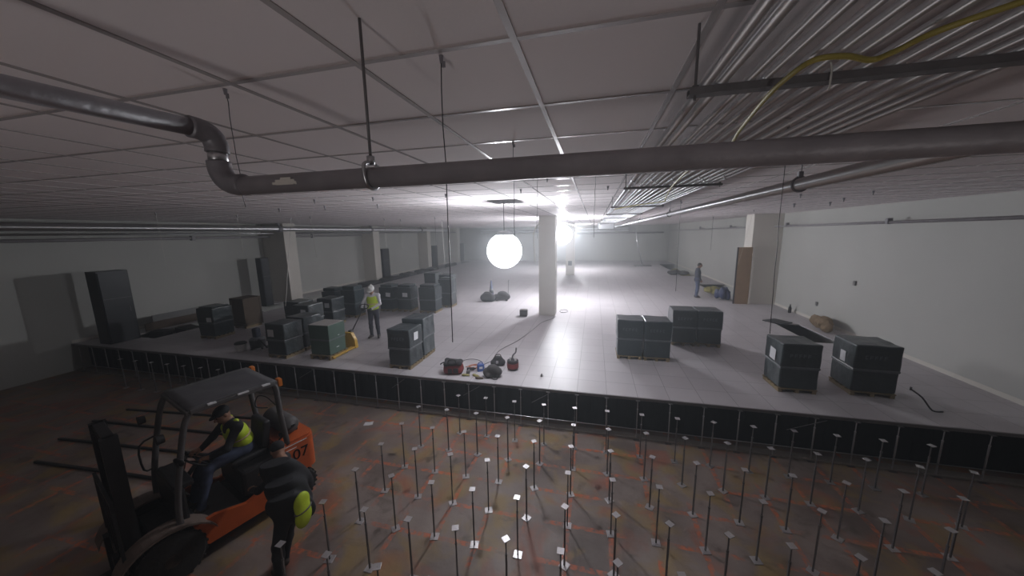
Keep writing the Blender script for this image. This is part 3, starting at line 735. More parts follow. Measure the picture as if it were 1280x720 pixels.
    # fenders
    for sx in (-1, 1):
        f = MB(); prev = None
        for i in range(15):
            a = math.radians(10 + 150 * i / 14); y, z = .85 + .42 * math.cos(a) * 1.12, .34 + .40 * math.sin(a)
            ring = [f.bm.verts.new((sx * xx, y, z + dz)) for xx, dz in ((.34, 0), (.60, 0), (.60, -.025), (.34, -.025))]
            if prev:
                for q_ in range(4): f.bm.faces.new((prev[q_], prev[(q_ + 1) % 4], ring[(q_ + 1) % 4], ring[q_]))
            else: f.bm.faces.new(ring)
            prev = ring
        f.bm.faces.new(prev); f.build('front_fender', M['dust'], r)
    def wheel(x, y, rad, w, nm):
        t = MB(); t.lathe([(rad * .60, -w / 2), (rad * .90, -w / 2), (rad, -w / 2 + .03), (rad, w / 2 - .03), (rad * .90, w / 2), (rad * .60, w / 2)], (x, y, rad), seg=36, mtx=Euler((0, PI / 2, 0)).to_matrix().to_4x4())
        for i in range(22):
            a = 2 * PI * i / 22; t.box((x, y + rad * math.cos(a), rad + rad * math.sin(a)), (w * .86, .028, .022), rot=(a - PI / 2, 0, 0))
        tt = t.build(nm, M['rubber'], r)
        sgn = -1 if x < 0 else 1
        hb = MB(); hb.cyl((x - w * .4, y, rad), (x + w * .4, y, rad), rad * .6, seg=24); hb.cyl((x + sgn * w * .4, y, rad), (x + sgn * w * .5, y, rad), rad * .25, seg=16)
        for i in range(6): a = 2 * PI * i / 6; hb.cyl((x + sgn * w * .4, y + rad * .4 * math.cos(a), rad + rad * .4 * math.sin(a)), (x + sgn * w * .46, y + rad * .4 * math.cos(a), rad + rad * .4 * math.sin(a)), .014, seg=6)
        hb.build('rim', M['dust'], tt)
    wheel(-.46, .85, .33, .22, 'front_wheel'); wheel(.46, .85, .33, .22, 'front_wheel')
    wheel(-.41, -.66, .26, .18, 'rear_wheel'); wheel(.41, -.66, .26, .18, 'rear_wheel')
    # mast, carriage and forks
    for sx in (-1, 1):
        MB().box((sx * .30, 1.10, 1.06), (.07, .14, 2.0)).box((sx * .27, 1.10, 1.06), (.03, .08, 1.96)).build('mast_upright', M['fblack'], r)
        MB().cyl((sx * .20, 1.06, .15), (sx * .20, 1.06, 1.9), .035, seg=12).build('lift_cylinder', M['fgrey'], r, smooth=True)
        MB().box((sx * .26, 1.24, .33), (.11, .045, .55)).box((sx * .26, 1.76, .075), (.11, 1.06, .035)).build('fork', M['fblack'], r)
    for yy, zz, dd, hh in ((1.10, 2.03, .10, .06), (1.13, .95, .05, .08), (1.06, .30, .08, .12)): MB().box((0, yy, zz), (.64, dd, hh), bevel=.006).build('mast_crossbar', M['fblack'], r)
    MB().box((0, 1.20, .22), (.92, .035, .10)).box((0, 1.20, .52), (.92, .035, .10)).build('carriage', M['fgrey'], r)
    b = MB()
    for i in range(6): b.box((-.45 + i * .18, 1.20, .95), (.03, .03, .78))
    b.box((0, 1.20, 1.34), (.96, .03, .05)).build('load_backrest', M['fblack'], r)
    MB().lathe([(0, -.36), (.09, -.355), (.14, -.30), (.14, .30), (.09, .355), (0, .36)], (0, -.70, 1.245), seg=24, mtx=Euler((0, PI / 2, 0)).to_matrix().to_4x4()).build('gas_tank', M['fgrey'], r, smooth=True)
    for sx in (-1, 1): MB().box((sx * .22, -.70, 1.11), (.06, .26, .05)).build('tank_bracket', M['fblack'], r)
    MB().tube([(-.36, -.70, 1.25), (-.46, -.72, 1.3), (-.44, -.60, 1.24), (-.30, -.48, 1.05)], .012, seg=6, smooth=4).build('gas_hose', M['fblack'], r)
    for sx in (-1, 1): MB().cyl((sx * .42, .70, 1.86), (sx * .42, .77, 1.86), .05, .06, seg=16).build('work_lamp', M['fblack'], r)
    return r
forklift()
def driver():
    r = thing('person', 'person in lime vest and jeans sitting at the forklift wheel', 'person', P0, FR)
    B = Body()
    shl, shr, neck = (-.19, -.07, 1.52), (.19, -.07, 1.52), (0, -.04, 1.57)
    add_torso(B, (0, -.17, 1.11), (0, -.15, 1.22), (0, -.10, 1.38), shl, shr, neck, m=0, r=1.05)
    R, W = add_head(B, (-.02, .03, 1.72), (-.25, 1, -.45), (0, .3, 1), neck)
    for s in (-1, 1):
        add_leg(B, (s * .09, -.12, 1.10), (s * .14, .30, 1.06), (s * .13, .44, .56), 1.05); add_foot(B, (s * .13, .44, .56), (0, 1, -.1))
    add_arm(B, shl, (-.27, .10, 1.30), (-.15, .25, 1.22), 4, 1.1); add_hand(B, (-.15, .25, 1.22), (.25, 1, .2), (.1, .2, -1), (1, 0, 0), .6, 2)
    add_arm(B, shr, (.27, .10, 1.30), (.17, .27, 1.24), 4, 1.1); add_hand(B, (.17, .27, 1.24), (-.25, 1, .2), (.1, .2, -1), (-1, 0, 0), .6, 2)
    link('body', B.mesh('body', [M['blackcloth'], M['denim'], M['skin'], M['boot'], M['blackcloth']], .008), r)
    V = Body(); V.ell((0, -.15, 1.22), (.185, .15, .15), None, .06, 0).ell((0, -.10, 1.37), (.196, .146, .15), unit3(.25), .06, 0)
    V.cap((-.11, -.02, 1.46), (-.11, -.09, 1.575), .055, .04, .05).cap((.11, -.02, 1.46), (.11, -.09, 1.575), .055, .04, .05)
    link('vest', V.mesh('vest', [M['lime']], .010), r)
    t = Body(); t.ell((0, -.125, 1.30), (.198, .158, .035), unit3(.25), .02, 0); link('reflective_band', t.mesh('reflective_band', [M['reflect']], .009), r)
    H = Body(); H.ell(W(0, -.015, .04), (.086, .104, .085), R, .01); H.ell(W(0, .085, .045), (.06, .065, .010), R, .02); link('cap', H.mesh('cap', [M['blackcloth']], .007), r)
    E = MB()
    for s in (-1, 1): E.ball(W(s * .03, .089, .012), .009)
    E.build('eyes', M['eye'], r, smooth=True)
def unit3(a): return np.array([[1, 0, 0], [0, math.cos(a), math.sin(a)], [0, -math.sin(a), math.cos(a)]])
driver()

# ------------------------------------------------------------------ pallet jack
def pallet_jack():
    r = thing('pallet_jack', 'yellow pallet jack under the bare green carton, black handle up', 'pallet jack', (-2.52, 1.42, RF))
    for s in (-1, 1):
        f = MB(); f.box((s * .17, -.50, .072), (.15, .88, .045), bevel=.012)
        f.cyl((s * .17 - .05, -.85, .035), (s * .17 + .05, -.85, .035), .033, seg=14); f.build('fork', M['yellow'], r)
    b = MB(); b.prism([(-.26, .04), (.26, .04), (.24, .30), (.13, .50), (-.13, .50), (-.24, .30)], -.07, .04, 'XZ'); b.build('body', M['yellow'], r)
    MB().cyl((0, .10, .08), (0, .10, .46), .045, seg=14).box((0, .10, .5), (.10, .14, .08), bevel=.02).build('pump', M['fblack'], r)
    for s in (-1, 1): MB().cyl((s * .03 + s * .05, .11, .085), (s * .03, .11, .085), .085, seg=20).build('steer_wheel', M['rubber'], r)
    h = MB(); h.cyl((0, .14, .48), (.06, .66, 1.08), .017, seg=10); h.build('handle_bar', M['fblack'], r, smooth=True)
    g = MB(); g.tube([(-.07, .665, 1.09), (-.10, .71, 1.15), (-.02, .74, 1.19), (.14, .74, 1.19), (.22, .71, 1.15), (.19, .665, 1.09), (.06, .65, 1.07), (-.07, .665, 1.09)], .014, seg=8, smooth=3); g.build('handle_grip', M['fblack'], r, smooth=True)
pallet_jack()

# ------------------------------------------------------------------ tools by the floor edge
def soft(name, prims, m, parent, h=.008): return link(name, (lambda B: ([B.p.append(p) for p in prims], B.mesh(name, [M[m]], h))[1])(Body()), parent)
def C(a, b, ra, rb=None, k=.03): return ('c', np.array(a, float), np.array(b, float), ra, ra if rb is None else rb, k, 0)
def El(c, r, k=.03, R=None): return ('e', np.array(c, float), np.array(r, float), np.eye(3) if R is None else R, None, k, 0)
r = thing('tool_bag', 'open red and black canvas tool bag at the raised floor edge', 'tool bag', (1.30, .36, RF), .2)
soft('body', [C((-.15, -.05, .10), (.15, -.05, .10), .09, None, .05), C((-.15, .07, .10), (.15, .07, .10), .09, None, .05), C((-.14, 0, .18), (.14, 0, .18), .10, None, .05)], 'red', r)
soft('rim', [C((-.17, -.08, .26), (.17, -.08, .28), .045, None, .04), C((-.17, .08, .30), (.16, .08, .27), .05, None, .04), C((-.17, -.08, .26), (-.17, .08, .30), .05, None, .04), C((.17, -.08, .28), (.16, .08, .27), .05, None, .04), El((0, 0, .27), (.15, .08, .08), .04)], 'bagblack', r)
MB().tube([(-.10, -.11, .27), (-.08, -.16, .38), (.06, -.16, .40), (.10, -.11, .28)], .013, seg=8, smooth=5).tube([(-.17, .0, .30), (-.27, -.03, .27), (-.31, -.05, .24)], .014, seg=8, smooth=4).build('handle', M['bagblack'], r, smooth=True)
MB().box((-.06, -.145, .11), (.10, .02, .12), bevel=.008).box((.08, -.145, .12), (.12, .02, .12), bevel=.008).build('pocket', M['bagblack'], r)
r = thing('tool_bag', 'charcoal slumped canvas duffel in front of the other tool bags', 'tool bag', (2.28, .36, RF), .15)
soft('body', [C((-.11, 0, .11), (.12, 0, .12), .11, .115, .04), El((.02, -.04, .2), (.14, .10, .12), .05), El((-.08, -.08, .07), (.08, .08, .07), .04)], 'baggrey', r)
MB().tube([(-.02, -.11, .10), (.05, -.18, .02), (.13, -.16, .015), (.13, -.10, .1)], .012, seg=8, smooth=5).build('strap', M['bagblack'], r, smooth=True)
r = thing('tool_bag', 'brown-black tool pouch behind the charcoal duffel', 'tool bag', (2.23, 1.02, RF), .4)
soft('body', [C((-.10, 0, .09), (.10, 0, .09), .09, None, .04), El((0, .02, .18), (.12, .08, .08), .04)], 'bagblack', r)
MB().tube([(-.09, 0, .2), (-.05, .0, .29), (.06, .0, .29), (.09, 0, .2)], .011, seg=8, smooth=5).build('handle', M['brown'], r, smooth=True)
MB().box((-.03, -.09, .13), (.06, .02, .07), bevel=.008).build('buckle', M['steel'], r)
r = thing('tool_bucket', 'red and white tool carrier with a grey bar sticking out of it', 'tool carrier', (2.66, .86, RF), .2)
mb = MB(); mb.lathe([(.10, 0), (.125, .02), (.14, .24), (.13, .25), (.0, .25)], seg=20); mb.build('bucket', M['bagblack'], r, smooth=False)
mb = MB(); mb.lathe([(.128, .06), (.141, .062), (.146, .18), (.134, .182)], seg=20); mb.build('sleeve', M['red'], r)
MB().box((-.06, -.03, .29), (.02, .02, .12)).box((.04, .05, .30), (.025, .02, .13)).box((.07, -.05, .28), (.05, .02, .10)).build('hand_tools', M['white'], r)
MB().tube([(-.01, .02, .2), (.0, .04, .35), (.07, .06, .42), (.09, .07, .54)], .018, seg=8, smooth=4).build('pry_bar', M['dsteel'], r, smooth=True)
r = thing('drill_case', 'blue plastic drill case among the tool bags', 'case', (1.90, .62, RF), .5)
MB().box((0, 0, .09), (.17, .12, .18), bevel=.02).build('shell', M['blue'], r)
MB().box((0, -.062, .10), (.08, .008, .05)).build('latch', M['white'], r)
MB().tube([(-.05, 0, .18), (-.04, 0, .22), (.04, 0, .22), (.05, 0, .18)], .01, seg=8, smooth=4).build('handle', M['blue'], r, smooth=True)
r = thing('cordless_drill', 'dark cordless drill lying between the red bag and the blue case', 'drill', (1.67, .56, RF), .3)
MB().cyl((-.10, 0, .06), (.08, 0, .06), .035, seg=14).cyl((.08, 0, .06), (.13, 0, .06), .022, .012, seg=12).build('motor', M['bagblack'], r, smooth=True)
MB().box((-.05, -.08, .045), (.05, .13, .05), bevel=.015).box((-.06, -.16, .045), (.09, .06, .07), bevel=.012).build('grip', M['dsteel'], r)
for q, (xx, yy, a, mm, w) in enumerate([(1.58, .24, .3, 'olive', 'in front of the cordless drill'), (1.83, .30, -.3, 'olive', 'in front of the blue case'), (1.95, .16, .2, 'brown', 'next to the charcoal duffel')]):
    r = thing('work_glove', 'small crumpled work glove %s' % w, 'glove', (xx, yy, RF), a, 'work gloves at the floor edge')
    G = Body(); add_hand(G, (0, 0, .028), (1, 0, 0), (0, 0, -1), (0, 1, 0), .18, 0); link('glove', G.mesh('glove', [M[mm]], .006), r)
def cord(name, label, pts, rad, m, cat='cord', group=None, sm=6):
    return tag(MB().tube(pts, rad, seg=8, smooth=sm).build(name, M[m], smooth=True), label, cat, group)
z = RF + .008
cord('extension_cord', 'long grey extension cord running from the tool bags to the column', [(2.0, .72, z), (1.86, 1.0, z), (1.98, 1.3, z), (1.95, 1.9, z), (2.02, 2.3, z), (2.3, 3.1, z), (2.52, 4.2, z), (2.7, 5.3, z), (3.0, 5.9, z), (3.12, 6.35, z)], .010, 'cordg')
cord('cable_loop', 'loose grey cable loop on the floor behind the red tool bag', [(1.32, .72, z), (1.2, 1.0, z), (1.35, 1.28, z), (1.65, 1.25, z), (1.85, .98, z), (1.86, .8, z)], .008, 'cordg')
cord('orange_cord', 'tangled orange cord between the red bag and blue case', [(1.45, .75, z), (1.6, .9, z), (1.78, .86, z + .01), (1.68, .74, z), (1.52, .80, z + .015), (1.66, .98, z), (1.86, .92, z + .01), (1.72, .70, z + .012), (1.56, .66, z)], .011, 'cordo')
cord('wire_coil', 'thin pale wire coil on the bright floor beside the column', [(3.35 + .17 * math.cos(a), 7.3 + .28 * math.sin(a), z + .004 * a / 6) for a in [i * .6 for i in range(22)]], .010, 'cordg')
# bolt-like plug on the floor
r = thing('floor_plug', 'tiny dark plug lying alone on the floor before the bright strip', 'plug', (3.42, .60, RF)); MB().cyl((0, 0, 0), (0, 0, .05), .03, .022, seg=12).cyl((0, 0, .05), (0, 0, .07), .012, seg=8).build('body', M['dsteel'], r)
# small carton behind
r = thing('small_carton', 'small grey-brown carton alone on the floor before the column', 'carton', (1.82, 6.22, RF), .08)
MB().box((0, 0, .13), (.30, .26, .26), bevel=.006).build('body', M['baggrey'], r); MB().box((0, 0, .262), (.06, .262, .003)).build('tape', M['brown'], r)
# things under the bright lamp in the distance
r = thing('duffel_bag', 'dark round duffel bag on the floor under the big lamp', 'bag', (-.52, 8.75, RF), .1)
soft('body', [C((-.18, 0, .20), (.18, 0, .20), .20, None, .06), El((0, 0, .34), (.22, .17, .14), .06)], 'bagblack', r, .014)
MB().tube([(-.2, -.12, .35), (-.1, -.2, .5), (.1, -.2, .5), (.2, -.12, .35)], .02, seg=8, smooth=4).build('handle', M['bagblack'], r, smooth=True)
r = thing('safety_cone', 'slate-blue pointed cone standing just behind the dark duffel', 'cone', (-.48, 9.25, RF))
MB().lathe([(.17, .03), (.15, .05), (.028, .98), (.0, 1.0)], seg=20).build('cone', M['bluetarp'], r, smooth=True); MB().box((0, 0, .015), (.42, .42, .03), bevel=.008).build('base', M['rubber'], r)
MB().lathe([(.112, .36), (.118, .36), (.090, .58), (.084, .58)], seg=20).build('collar', M['film'], r, smooth=True)
r = thing('floor_scrubber', 'low dark wheeled machine with upright handle beside the duffel', 'machine', (.12, 9.1, RF), .15)
soft('body', [C((-.30, 0, .18), (.26, 0, .20), .15, None, .06), El((.02, 0, .36), (.24, .17, .12), .06)], 'bagblack', r, .014)
MB().cyl((.30, 0, .15), (.34, 0, 1.02), .02, seg=8).tube([(.34, -.18, 1.0), (.34, 0, 1.03), (.34, .18, 1.0)], .02, seg=8).build('handle', M['dsteel'], r)
for sx in (-1, 1):
    for sy in (-1, 1): MB().cyl((sx * .24, sy * .13, .06), (sx * .24, sy * .18, .06), .06, seg=14).build('wheel', M['rubber'], r)
# bucket and vacuum
r = thing('plastic_bucket', 'white plastic bucket with dark lid near the floor edge by the dark cartons', 'bucket', (-5.62, .58, RF))
MB().lathe([(.11, 0), (.125, .02), (.145, .20), (.15, .22), (0, .22)], seg=20).build('bucket', M['white'], r, smooth=False)
MB().lathe([(.0, .222), (.155, .222), (.155, .25), (.12, .275), (.0, .28)], seg=20).build('lid', M['bagblack'], r)
MB().tube([(-.15, 0, .2), (-.12, -.12, .12), (.12, -.12, .12), (.15, 0, .2)], .005, seg=6, smooth=4).build('bail', M['steel'], r)
r = thing('shop_vacuum', 'dark shop vacuum with upright motor head next to the white bucket', 'vacuum', (-5.28, .82, RF))
MB().lathe([(.17, .06), (.19, .08), (.20, .28), (.19, .31), (0, .31)], seg=24).build('drum', M['bagblack'], r); MB().lathe([(.20, .30), (.205, .32), (.14, .37), (0, .38)], seg=24).build('rim', M['film'], r)
MB().box((-.02, .02, .50), (.16, .18, .30), bevel=.04).build('motor_head', M['bluejacket'], r)
MB().tube([(.16, -.08, .28), (.26, -.14, .35), (.30, -.05, .2), (.28, .05, .04), (.1, .22, .03)], .022, seg=8, smooth=4).build('hose', M['bagblack'], r, smooth=True)
for a in (0, 2.1, 4.2): MB().ball((.16 * math.cos(a), .16 * math.sin(a), .03), .03, u=10, v=8).build('caster', M['rubber'], r)

# ------------------------------------------------------------------ wall-side clutter
def crumple(name, label, cat, loc, size, m, seed, rz=0):
    r = thing(name, label, cat, loc, rz); rr = random.Random(seed); P = []
    for k in range(7):
        P.append(El((rr.uniform(-.5, .5) * size[0], rr.uniform(-.4, .4) * size[1], size[2] * rr.uniform(.25, .5)), (size[0] * rr.uniform(.2, .4), size[1] * rr.uniform(.25, .45), size[2] * rr.uniform(.28, .5)), .06))
    zmin = min(p[1][2] - p[2][2] for p in P)
    for p in P: p[1][2] -= zmin - .0
    o = soft('mass', P, m, r, .016)
    from mathutils import noise
    for v in o.data.vertices:
        if v.co.z > .02: v.co += noise.noise_vector(v.co * 9 + Vector((seed, 0, 0))) * .025
    return r
# black cabinets along the dim wall
def cabinet(label, x, y, z0, w, h, d, rz=PI / 2):
    r = thing('black_cabinet', label, 'cabinet', (x, y, z0), rz, 'tall black cabinets along the wall')
    MB().box((0, 0, h / 2), (w, d, h), bevel=.01).build('body', M['panelb'], r)
    MB().box((0, -d / 2 - .012, h * .50), (w - .05, .022, h - .1), bevel=.006).build('door', M['panelb'], r)
    MB().box((0, -d / 2 - .026, h * .62), (w - .08, .008, .015)).box((w * .33, -d / 2 - .03, h * .45), (.02, .02, .18)).build('handle', M['dsteel'], r)
cabinet('tall black cabinet nearest the floor edge on the dim side wall', -10.75, .55, RF, .75, 2.35, .5)
cabinet('tall black cabinet in front of the widest wall column', -11.05, 6.05, RF, .42, 2.35, .30)
cabinet('tall black cabinet behind the row of capped cartons', -11.2, 16.0, RF, .85, 2.3, .35)
cabinet('tall black cabinet second from the far end of the wall', -11.32, 24.4, RF, 1.1, 2.2, .4)
cabinet('tall black cabinet nearest the far wall', -11.32, 31.6, RF, 1.2, 2.2, .4)
o = MB().box((0, 0, .14), (.05, 2.5, .30)).build('brown_plank', M['brown'], loc=(-11.30, 2.75, RF), rotz=0)
tag(o, 'long brown plank on edge along the wall beyond the trench', 'plank')
o = MB().box((0, 0, .26), (.03, 1.6, .52)).build('grey_board', M['vent'], loc=(-11.40, 2.6, RF), rotz=0)
tag(o, 'pale grey board leaning behind the brown plank', 'board')
for q, (xx, yy, w, d, hgt, rz) in enumerate([(-10.75, 1.6, .5, .35, .95, .3), (-10.45, 2.3, .9, .5, .90, -.2), (-10.65, 3.3, .7, .5, .93, .4), (-10.3, 4.6, .7, .6, .92, .1)]):
    r = thing('dark_offcut', 'dark crate in the side trench, %s from the floor edge' % ORD[q], 'crate', (xx, yy, 0), rz, 'dark crates in the side trench')
    MB().box((0, 0, hgt / 2), (w, d, hgt), bevel=.01).build('body', M['fblack'], r); MB().box((0, 0, hgt + .012), (w * .8, d * .8, .024)).build('lid', M['bagblack'], r)
    MB().box((0, -d / 2 - .008, hgt * .6), (w * .5, .014, .05)).build('handle', M['dsteel'], r)
for q, yy in enumerate((13.0, 15.4, 18.0, 20.3, 22.2, 26.6)):
    r = thing('dark_bundle', 'hazy dark bundle in the far side trench, %s from the near end' % ORD[q], 'bundle', (-10.42, yy, 0), .03 * q, 'dark bundles in the far side trench')
    mb = MB(); mb.box((0, 0, .55), (.9, 1.5, 1.10), bevel=.1); mb.jitter(.10, 1.6, q, cuts=4); mb.build('mass', M['bagblack'], r)
# on the other side: board, tarps and leftovers at the trench
r = thing('tan_board', 'tall tan door board standing against the wall column', 'board', (11.04, 10.12, RF), 0)
MB().box((.03, 0, 1.28), (.54, .05, 2.56), bevel=.004).build('panel', M['tan'], r); MB().box((-.265, .01, 1.28), (.05, .055, 2.56)).build('edge', M['bluejacket'], r)
MB().box((.36, 0, 1.30), (.10, .06, 2.60)).build('white_jamb', M['column'], r)
crumple('blue_tarp', 'dark blue crumpled tarp at the foot of the tan board', 'tarp', (10.60, 10.95, RF), (.42, .5, .62), 'bluetarp', 3)
crumple('olive_bundle', 'olive yellow crumpled bundle beside the trench, behind the blue tarp', 'bundle', (10.62, 12.3, RF), (.55, .7, .42), 'olive', 5)
crumple('cable_heap', 'grey heap at the trench edge behind the standing person', 'heap', (10.72, 20.6, RF), (.9, 1.2, .36), 'baggrey', 8)
crumple('rubble_heap', 'dull green heap in the far trench', 'heap', (11.5, 24.0, 0), (1.0, 2.6, .95), 'olive', 9)
crumple('brown_bundle', 'crumpled brown paper bundle by the floor opening at the side wall', 'bundle', (12.02, 6.0, RF), (.34, .85, .42), 'burlap', 11)
r = thing('lifted_panel', 'black floor panel lying skewed beside the opening at the side wall', 'panel', (11.08, 6.95, RF), .55)
MB().box((0, 0, .02), (.62, .62, .036), bevel=.004).build('panel', M['panelb'], r); MB().box((0, 0, .041), (.5, .5, .006)).build('pad', M['bagblack'], r)
r = thing('panel_lifter', 'small black bent tool lying at the foot of the wall-side carton', 'tool', (10.55, .62, RF), .4)
MB().tube([(0, .2, .3), (.04, .05, .2), (.06, -.1, .02), (.2, -.16, .015)], .014, seg=8, smooth=4).build('bar', M['fblack'], r, smooth=True); MB().box((.0, .2, .31), (.12, .03, .03), rot=(0, 0, .5)).build('grip', M['rubber'], r)
r = thing('bottle', 'small dark bottle on the floor at the foot of the side wall', 'bottle', (12.25, 8.6, RF)); MB().lathe([(.05, 0), (.055, .02), (.055, .2), (.02, .28), (.02, .33), (0, .33)], seg=16).build('glass', M['bagblack'], r, smooth=True); MB().cyl((0, 0, .33), (0, 0, .35), .022, seg=12).build('cap', M['dsteel'], r)
for q, (yy, zz, w) in enumerate([(7.35, 1.55, 'low on the side wall past the wall column'), (5.7, 2.55, 'at mid height on the side wall')]):
    r = thing('wall_outlet', 'small dark wall box ' + w, 'wall box', (XR - .02, yy, zz), 0, 'small wall boxes'); MB().box((0, 0, 0), (.04, .10, .14), bevel=.004).build('box', M['dsteel'], r); MB().box((-.022, 0, 0), (.006, .08, .11)).build('cover', M['vent'], r)
r = thing('column_outlet', 'dark box fixed on the far column', 'wall box', (2.75, 19.47, RF + .95)); MB().box((0, 0, 0), (.3, .06, .36), bevel=.01).build('box', M['dsteel'], r); MB().box((0, -.034, 0), (.24, .01, .3)).build('cover', M['fblack'], r)
r = thing('leaning_pole', 'pale pole leaning from the ceiling pipes to a dark base by the far wall', 'pole', (8.9, 27.2, RF))
MB().tube([(.2, .2, .05), (-.35, .3, 2.2), (-.55, .4, 3.6)], .05, seg=8).build('pole', M['steel'], r, smooth=True); MB().box((.2, 0, .06), (1.5, .7, .12), bevel=.02).build('base', M['dsteel'], r)

# ------------------------------------------------------------------ overhead: iron pipe
r = thing('sprinkler_main', 'dark iron pipe crossing overhead with two elbows, nearest the camera', 'pipe', (4.5, -5.8, 4.447))
L0 = (3.26 - 4.5, 0, 0); RR = .0315
mp = MB(); mp.cyl((3.30 - 4.5, 0, -.004), (10.5 - 4.5, 0, .0), RR, seg=28); mp.build('long_run', M['iron'], r, smooth=True)
mb = MB(); mb.tube([(3.34 - 4.5, 0, 0), (3.29 - 4.5, 0, .004), (3.255 - 4.5, 0, .022), (3.237 - 4.5, 0, .055), (3.235 - 4.5, 0, .085)], .0365, seg=20, smooth=4); mb.build('elbow', M['ironfit'], r, smooth=True)
mb = MB(); mb.cyl((3.235 - 4.5, 0, .07), (3.235 - 4.5, 0, .13), .029, seg=20); mb.build('riser', M['steel'], r, smooth=True)
mb = MB(); mb.tube([(3.235 - 4.5, 0, .115), (3.235 - 4.5, 0, .14), (3.234 - 4.5, -.012, .168), (3.232 - 4.5, -.04, .182), (3.23 - 4.5, -.075, .184)], .0355, seg=20, smooth=4); mb.build('elbow', M['ironfit'], r, smooth=True)
mb = MB(); mb.cyl((3.23 - 4.5, -.06, .184), (2.95 - 4.5, -1.5, .184), .028, seg=20); mb.build('branch', M['iron'], r, smooth=True)
mb = MB(); mb.box((-1.04, -.0, .0), (.05, .006, .012)); 
mb = MB()
for i in range(9):
    a = -1.1 + .2 * i; mb.box((-1.075 + .02 * math.sin(i * 2.1), -RR * math.cos(a) * 1.01, -RR * math.sin(a) * -1.01), (.055, .002, .008), rot=(a, 0, 0))
mb.bm.free()
hg = MB(); hg.tube([(-.64, RR + .006, 0), (-.64, RR + .004, .032), (-.64, .008, .042), (-.64, -.008, .042), (-.64, -RR - .004, .032), (-.64, -RR - .006, 0), (-.64, -.02, -RR - .002), (-.64, .02, -RR - .002), (-.64, RR + .006, 0)], .006, seg=8, smooth=4)
hg.cyl((-.64, 0, .036), (-.64, 0, .062), .012, seg=6); hg.build('clevis_hanger', M['steel'], r, smooth=True)
MB().cyl((-.64, 0, .04), (-.64, 0, CZ - 4.447), .0048, seg=10).build('hanger_rod', M['dsteel'], r, smooth=True)
pt = MB(); rr_ = random.Random(3)
for i in range(14):
    x_, a_ = -1.0 + .007 * i, -.5
    for k in range(5):
        if abs(k - 2) + abs(i - 7) * .35 < 3 + rr_.uniform(-.5, .5): pt.box((x_, -(RR + .0006) * math.cos(a_ + k * .22 - .2), (RR + .0006) * math.sin(a_ + k * .22 - .2)), (.0072, .0012, .0078), rot=(-(a_ + k * .22 - .2), 0, 0))
pt.build('paint_patch', M['column'], r)

# ------------------------------------------------------------------ conduit racks
YT = [-5.5, -2.98, -.1, 2.75, 5.6, 8.5, 11.4, 14.3]
for q, yy in enumerate(YT):
    r = thing('trapeze_hanger', 'dark strut trapeze under the conduits, %s one out from the camera' % ORD[q], 'hanger', (5.3, yy, 4.69), 0, 'strut trapezes under the conduits')
    MB().box((0, -.019, .010), (.92, .003, .021)).box((0, .019, .010), (.92, .003, .021)).box((0, 0, .001), (.92, .038, .003)).box((0, -.012, .019), (.92, .010, .003)).box((0, .012, .019), (.92, .010, .003)).build('strut', M['dsteel'], r)
    for sx, xx in ((0, -.44), (1, .44)):
        MB().cyl((xx, 0, -.014), (xx, 0, CZ - 4.69), .0045, seg=8).cyl((xx, 0, .02), (xx, 0, .03), .011, seg=6).build('hanger_rod', M['dsteel'], r)
    cl = MB()
    for xx in (-.41, -.366, -.29, -.245, -.184, -.13, -.07, .003, .08, .15): cl.box((xx + .012, 0, .03), (.012, .018, .026)).cyl((xx + .012, -.012, .046), (xx + .012, .012, .046), .004, seg=6)
    cl.build('pipe_strap', M['steel'], r)
cx = [(4.89, .0175), (4.935, .0175), (5.01, .0118), (5.055, .0118), (5.116, .0118), (5.17, .0118), (5.23, .0118), (5.303, .0118), (5.38, .0118), (5.45, .0118), (5.52, .0148), (5.58, .0118), (5.64, .0118), (5.70, .0118)]
for q, (xx, rad) in enumerate(cx):
    lab = ('thick' if rad > .016 else 'thin') + ' bright galvanised conduit on the overhead rack, %s in from the open side' % ORD[q]
    ye = 17.0 - .12 * q; zz = 4.711 + rad
    mb = MB(); mb.cyl((xx, -9.5, zz), (xx, ye, zz), rad, seg=16); o = None
    r = thing('conduit', lab, 'conduit', (0, 0, 0), 0, 'conduits on the overhead rack')
    mb.build('tube', M['emt'], r, smooth=True)
    k = MB()
    for yy in (-6.35 + .12 * (q % 4), -3.4 + .15 * (q % 3), -.4 + .2 * (q % 5), 2.6): k.cyl((xx, yy - .03, zz), (xx, yy + .03, zz), rad + .004, seg=14)
    k.build('coupling', M['steel'], r, smooth=True)
bx = thing('ceiling_junction_box', 'grey pull box where the overhead conduits end', 'box', (5.3, 17.3, 4.62)); MB().box((0, 0, 0), (1.1, .5, .45), bevel=.01).build('body', M['vent'], bx); MB().box((0, -.26, 0), (1.0, .02, .38)).build('cover', M['steel'], bx)
cord('yellow_cord', 'yellow cord slung under the overhead conduits and hanging down beyond the iron pipe', [(5.42, -5.86, 4.70), (5.26, -5.80, 4.672), (5.223, -5.735, 4.664), (5.20, -5.70, 4.664), (5.126, -5.735, 4.666), (5.061, -5.735, 4.664), (5.041, -5.655, 4.655), (5.040, -5.56, 4.645), (5.061, -5.406, 4.64), (5.094, -5.22, 4.64), (5.14, -4.966, 4.632), (5.06, -4.94, 4.60), (5.08, -4.44, 4.60), (5.155, -3.69, 4.60), (5.30, -2.7, 4.60), (5.34, -2.3, 4.605), (5.1, -1.6, 4.62), (4.86, -.8, 4.62)], .0068, 'cordy')
cord('white_cord', 'thin pale cable looped over the near trapeze strut', [(5.10, -5.53, 4.715), (5.14, -5.57, 4.735), (5.19, -5.56, 4.72), (5.21, -5.53, 4.66)], .0025, 'cordw')
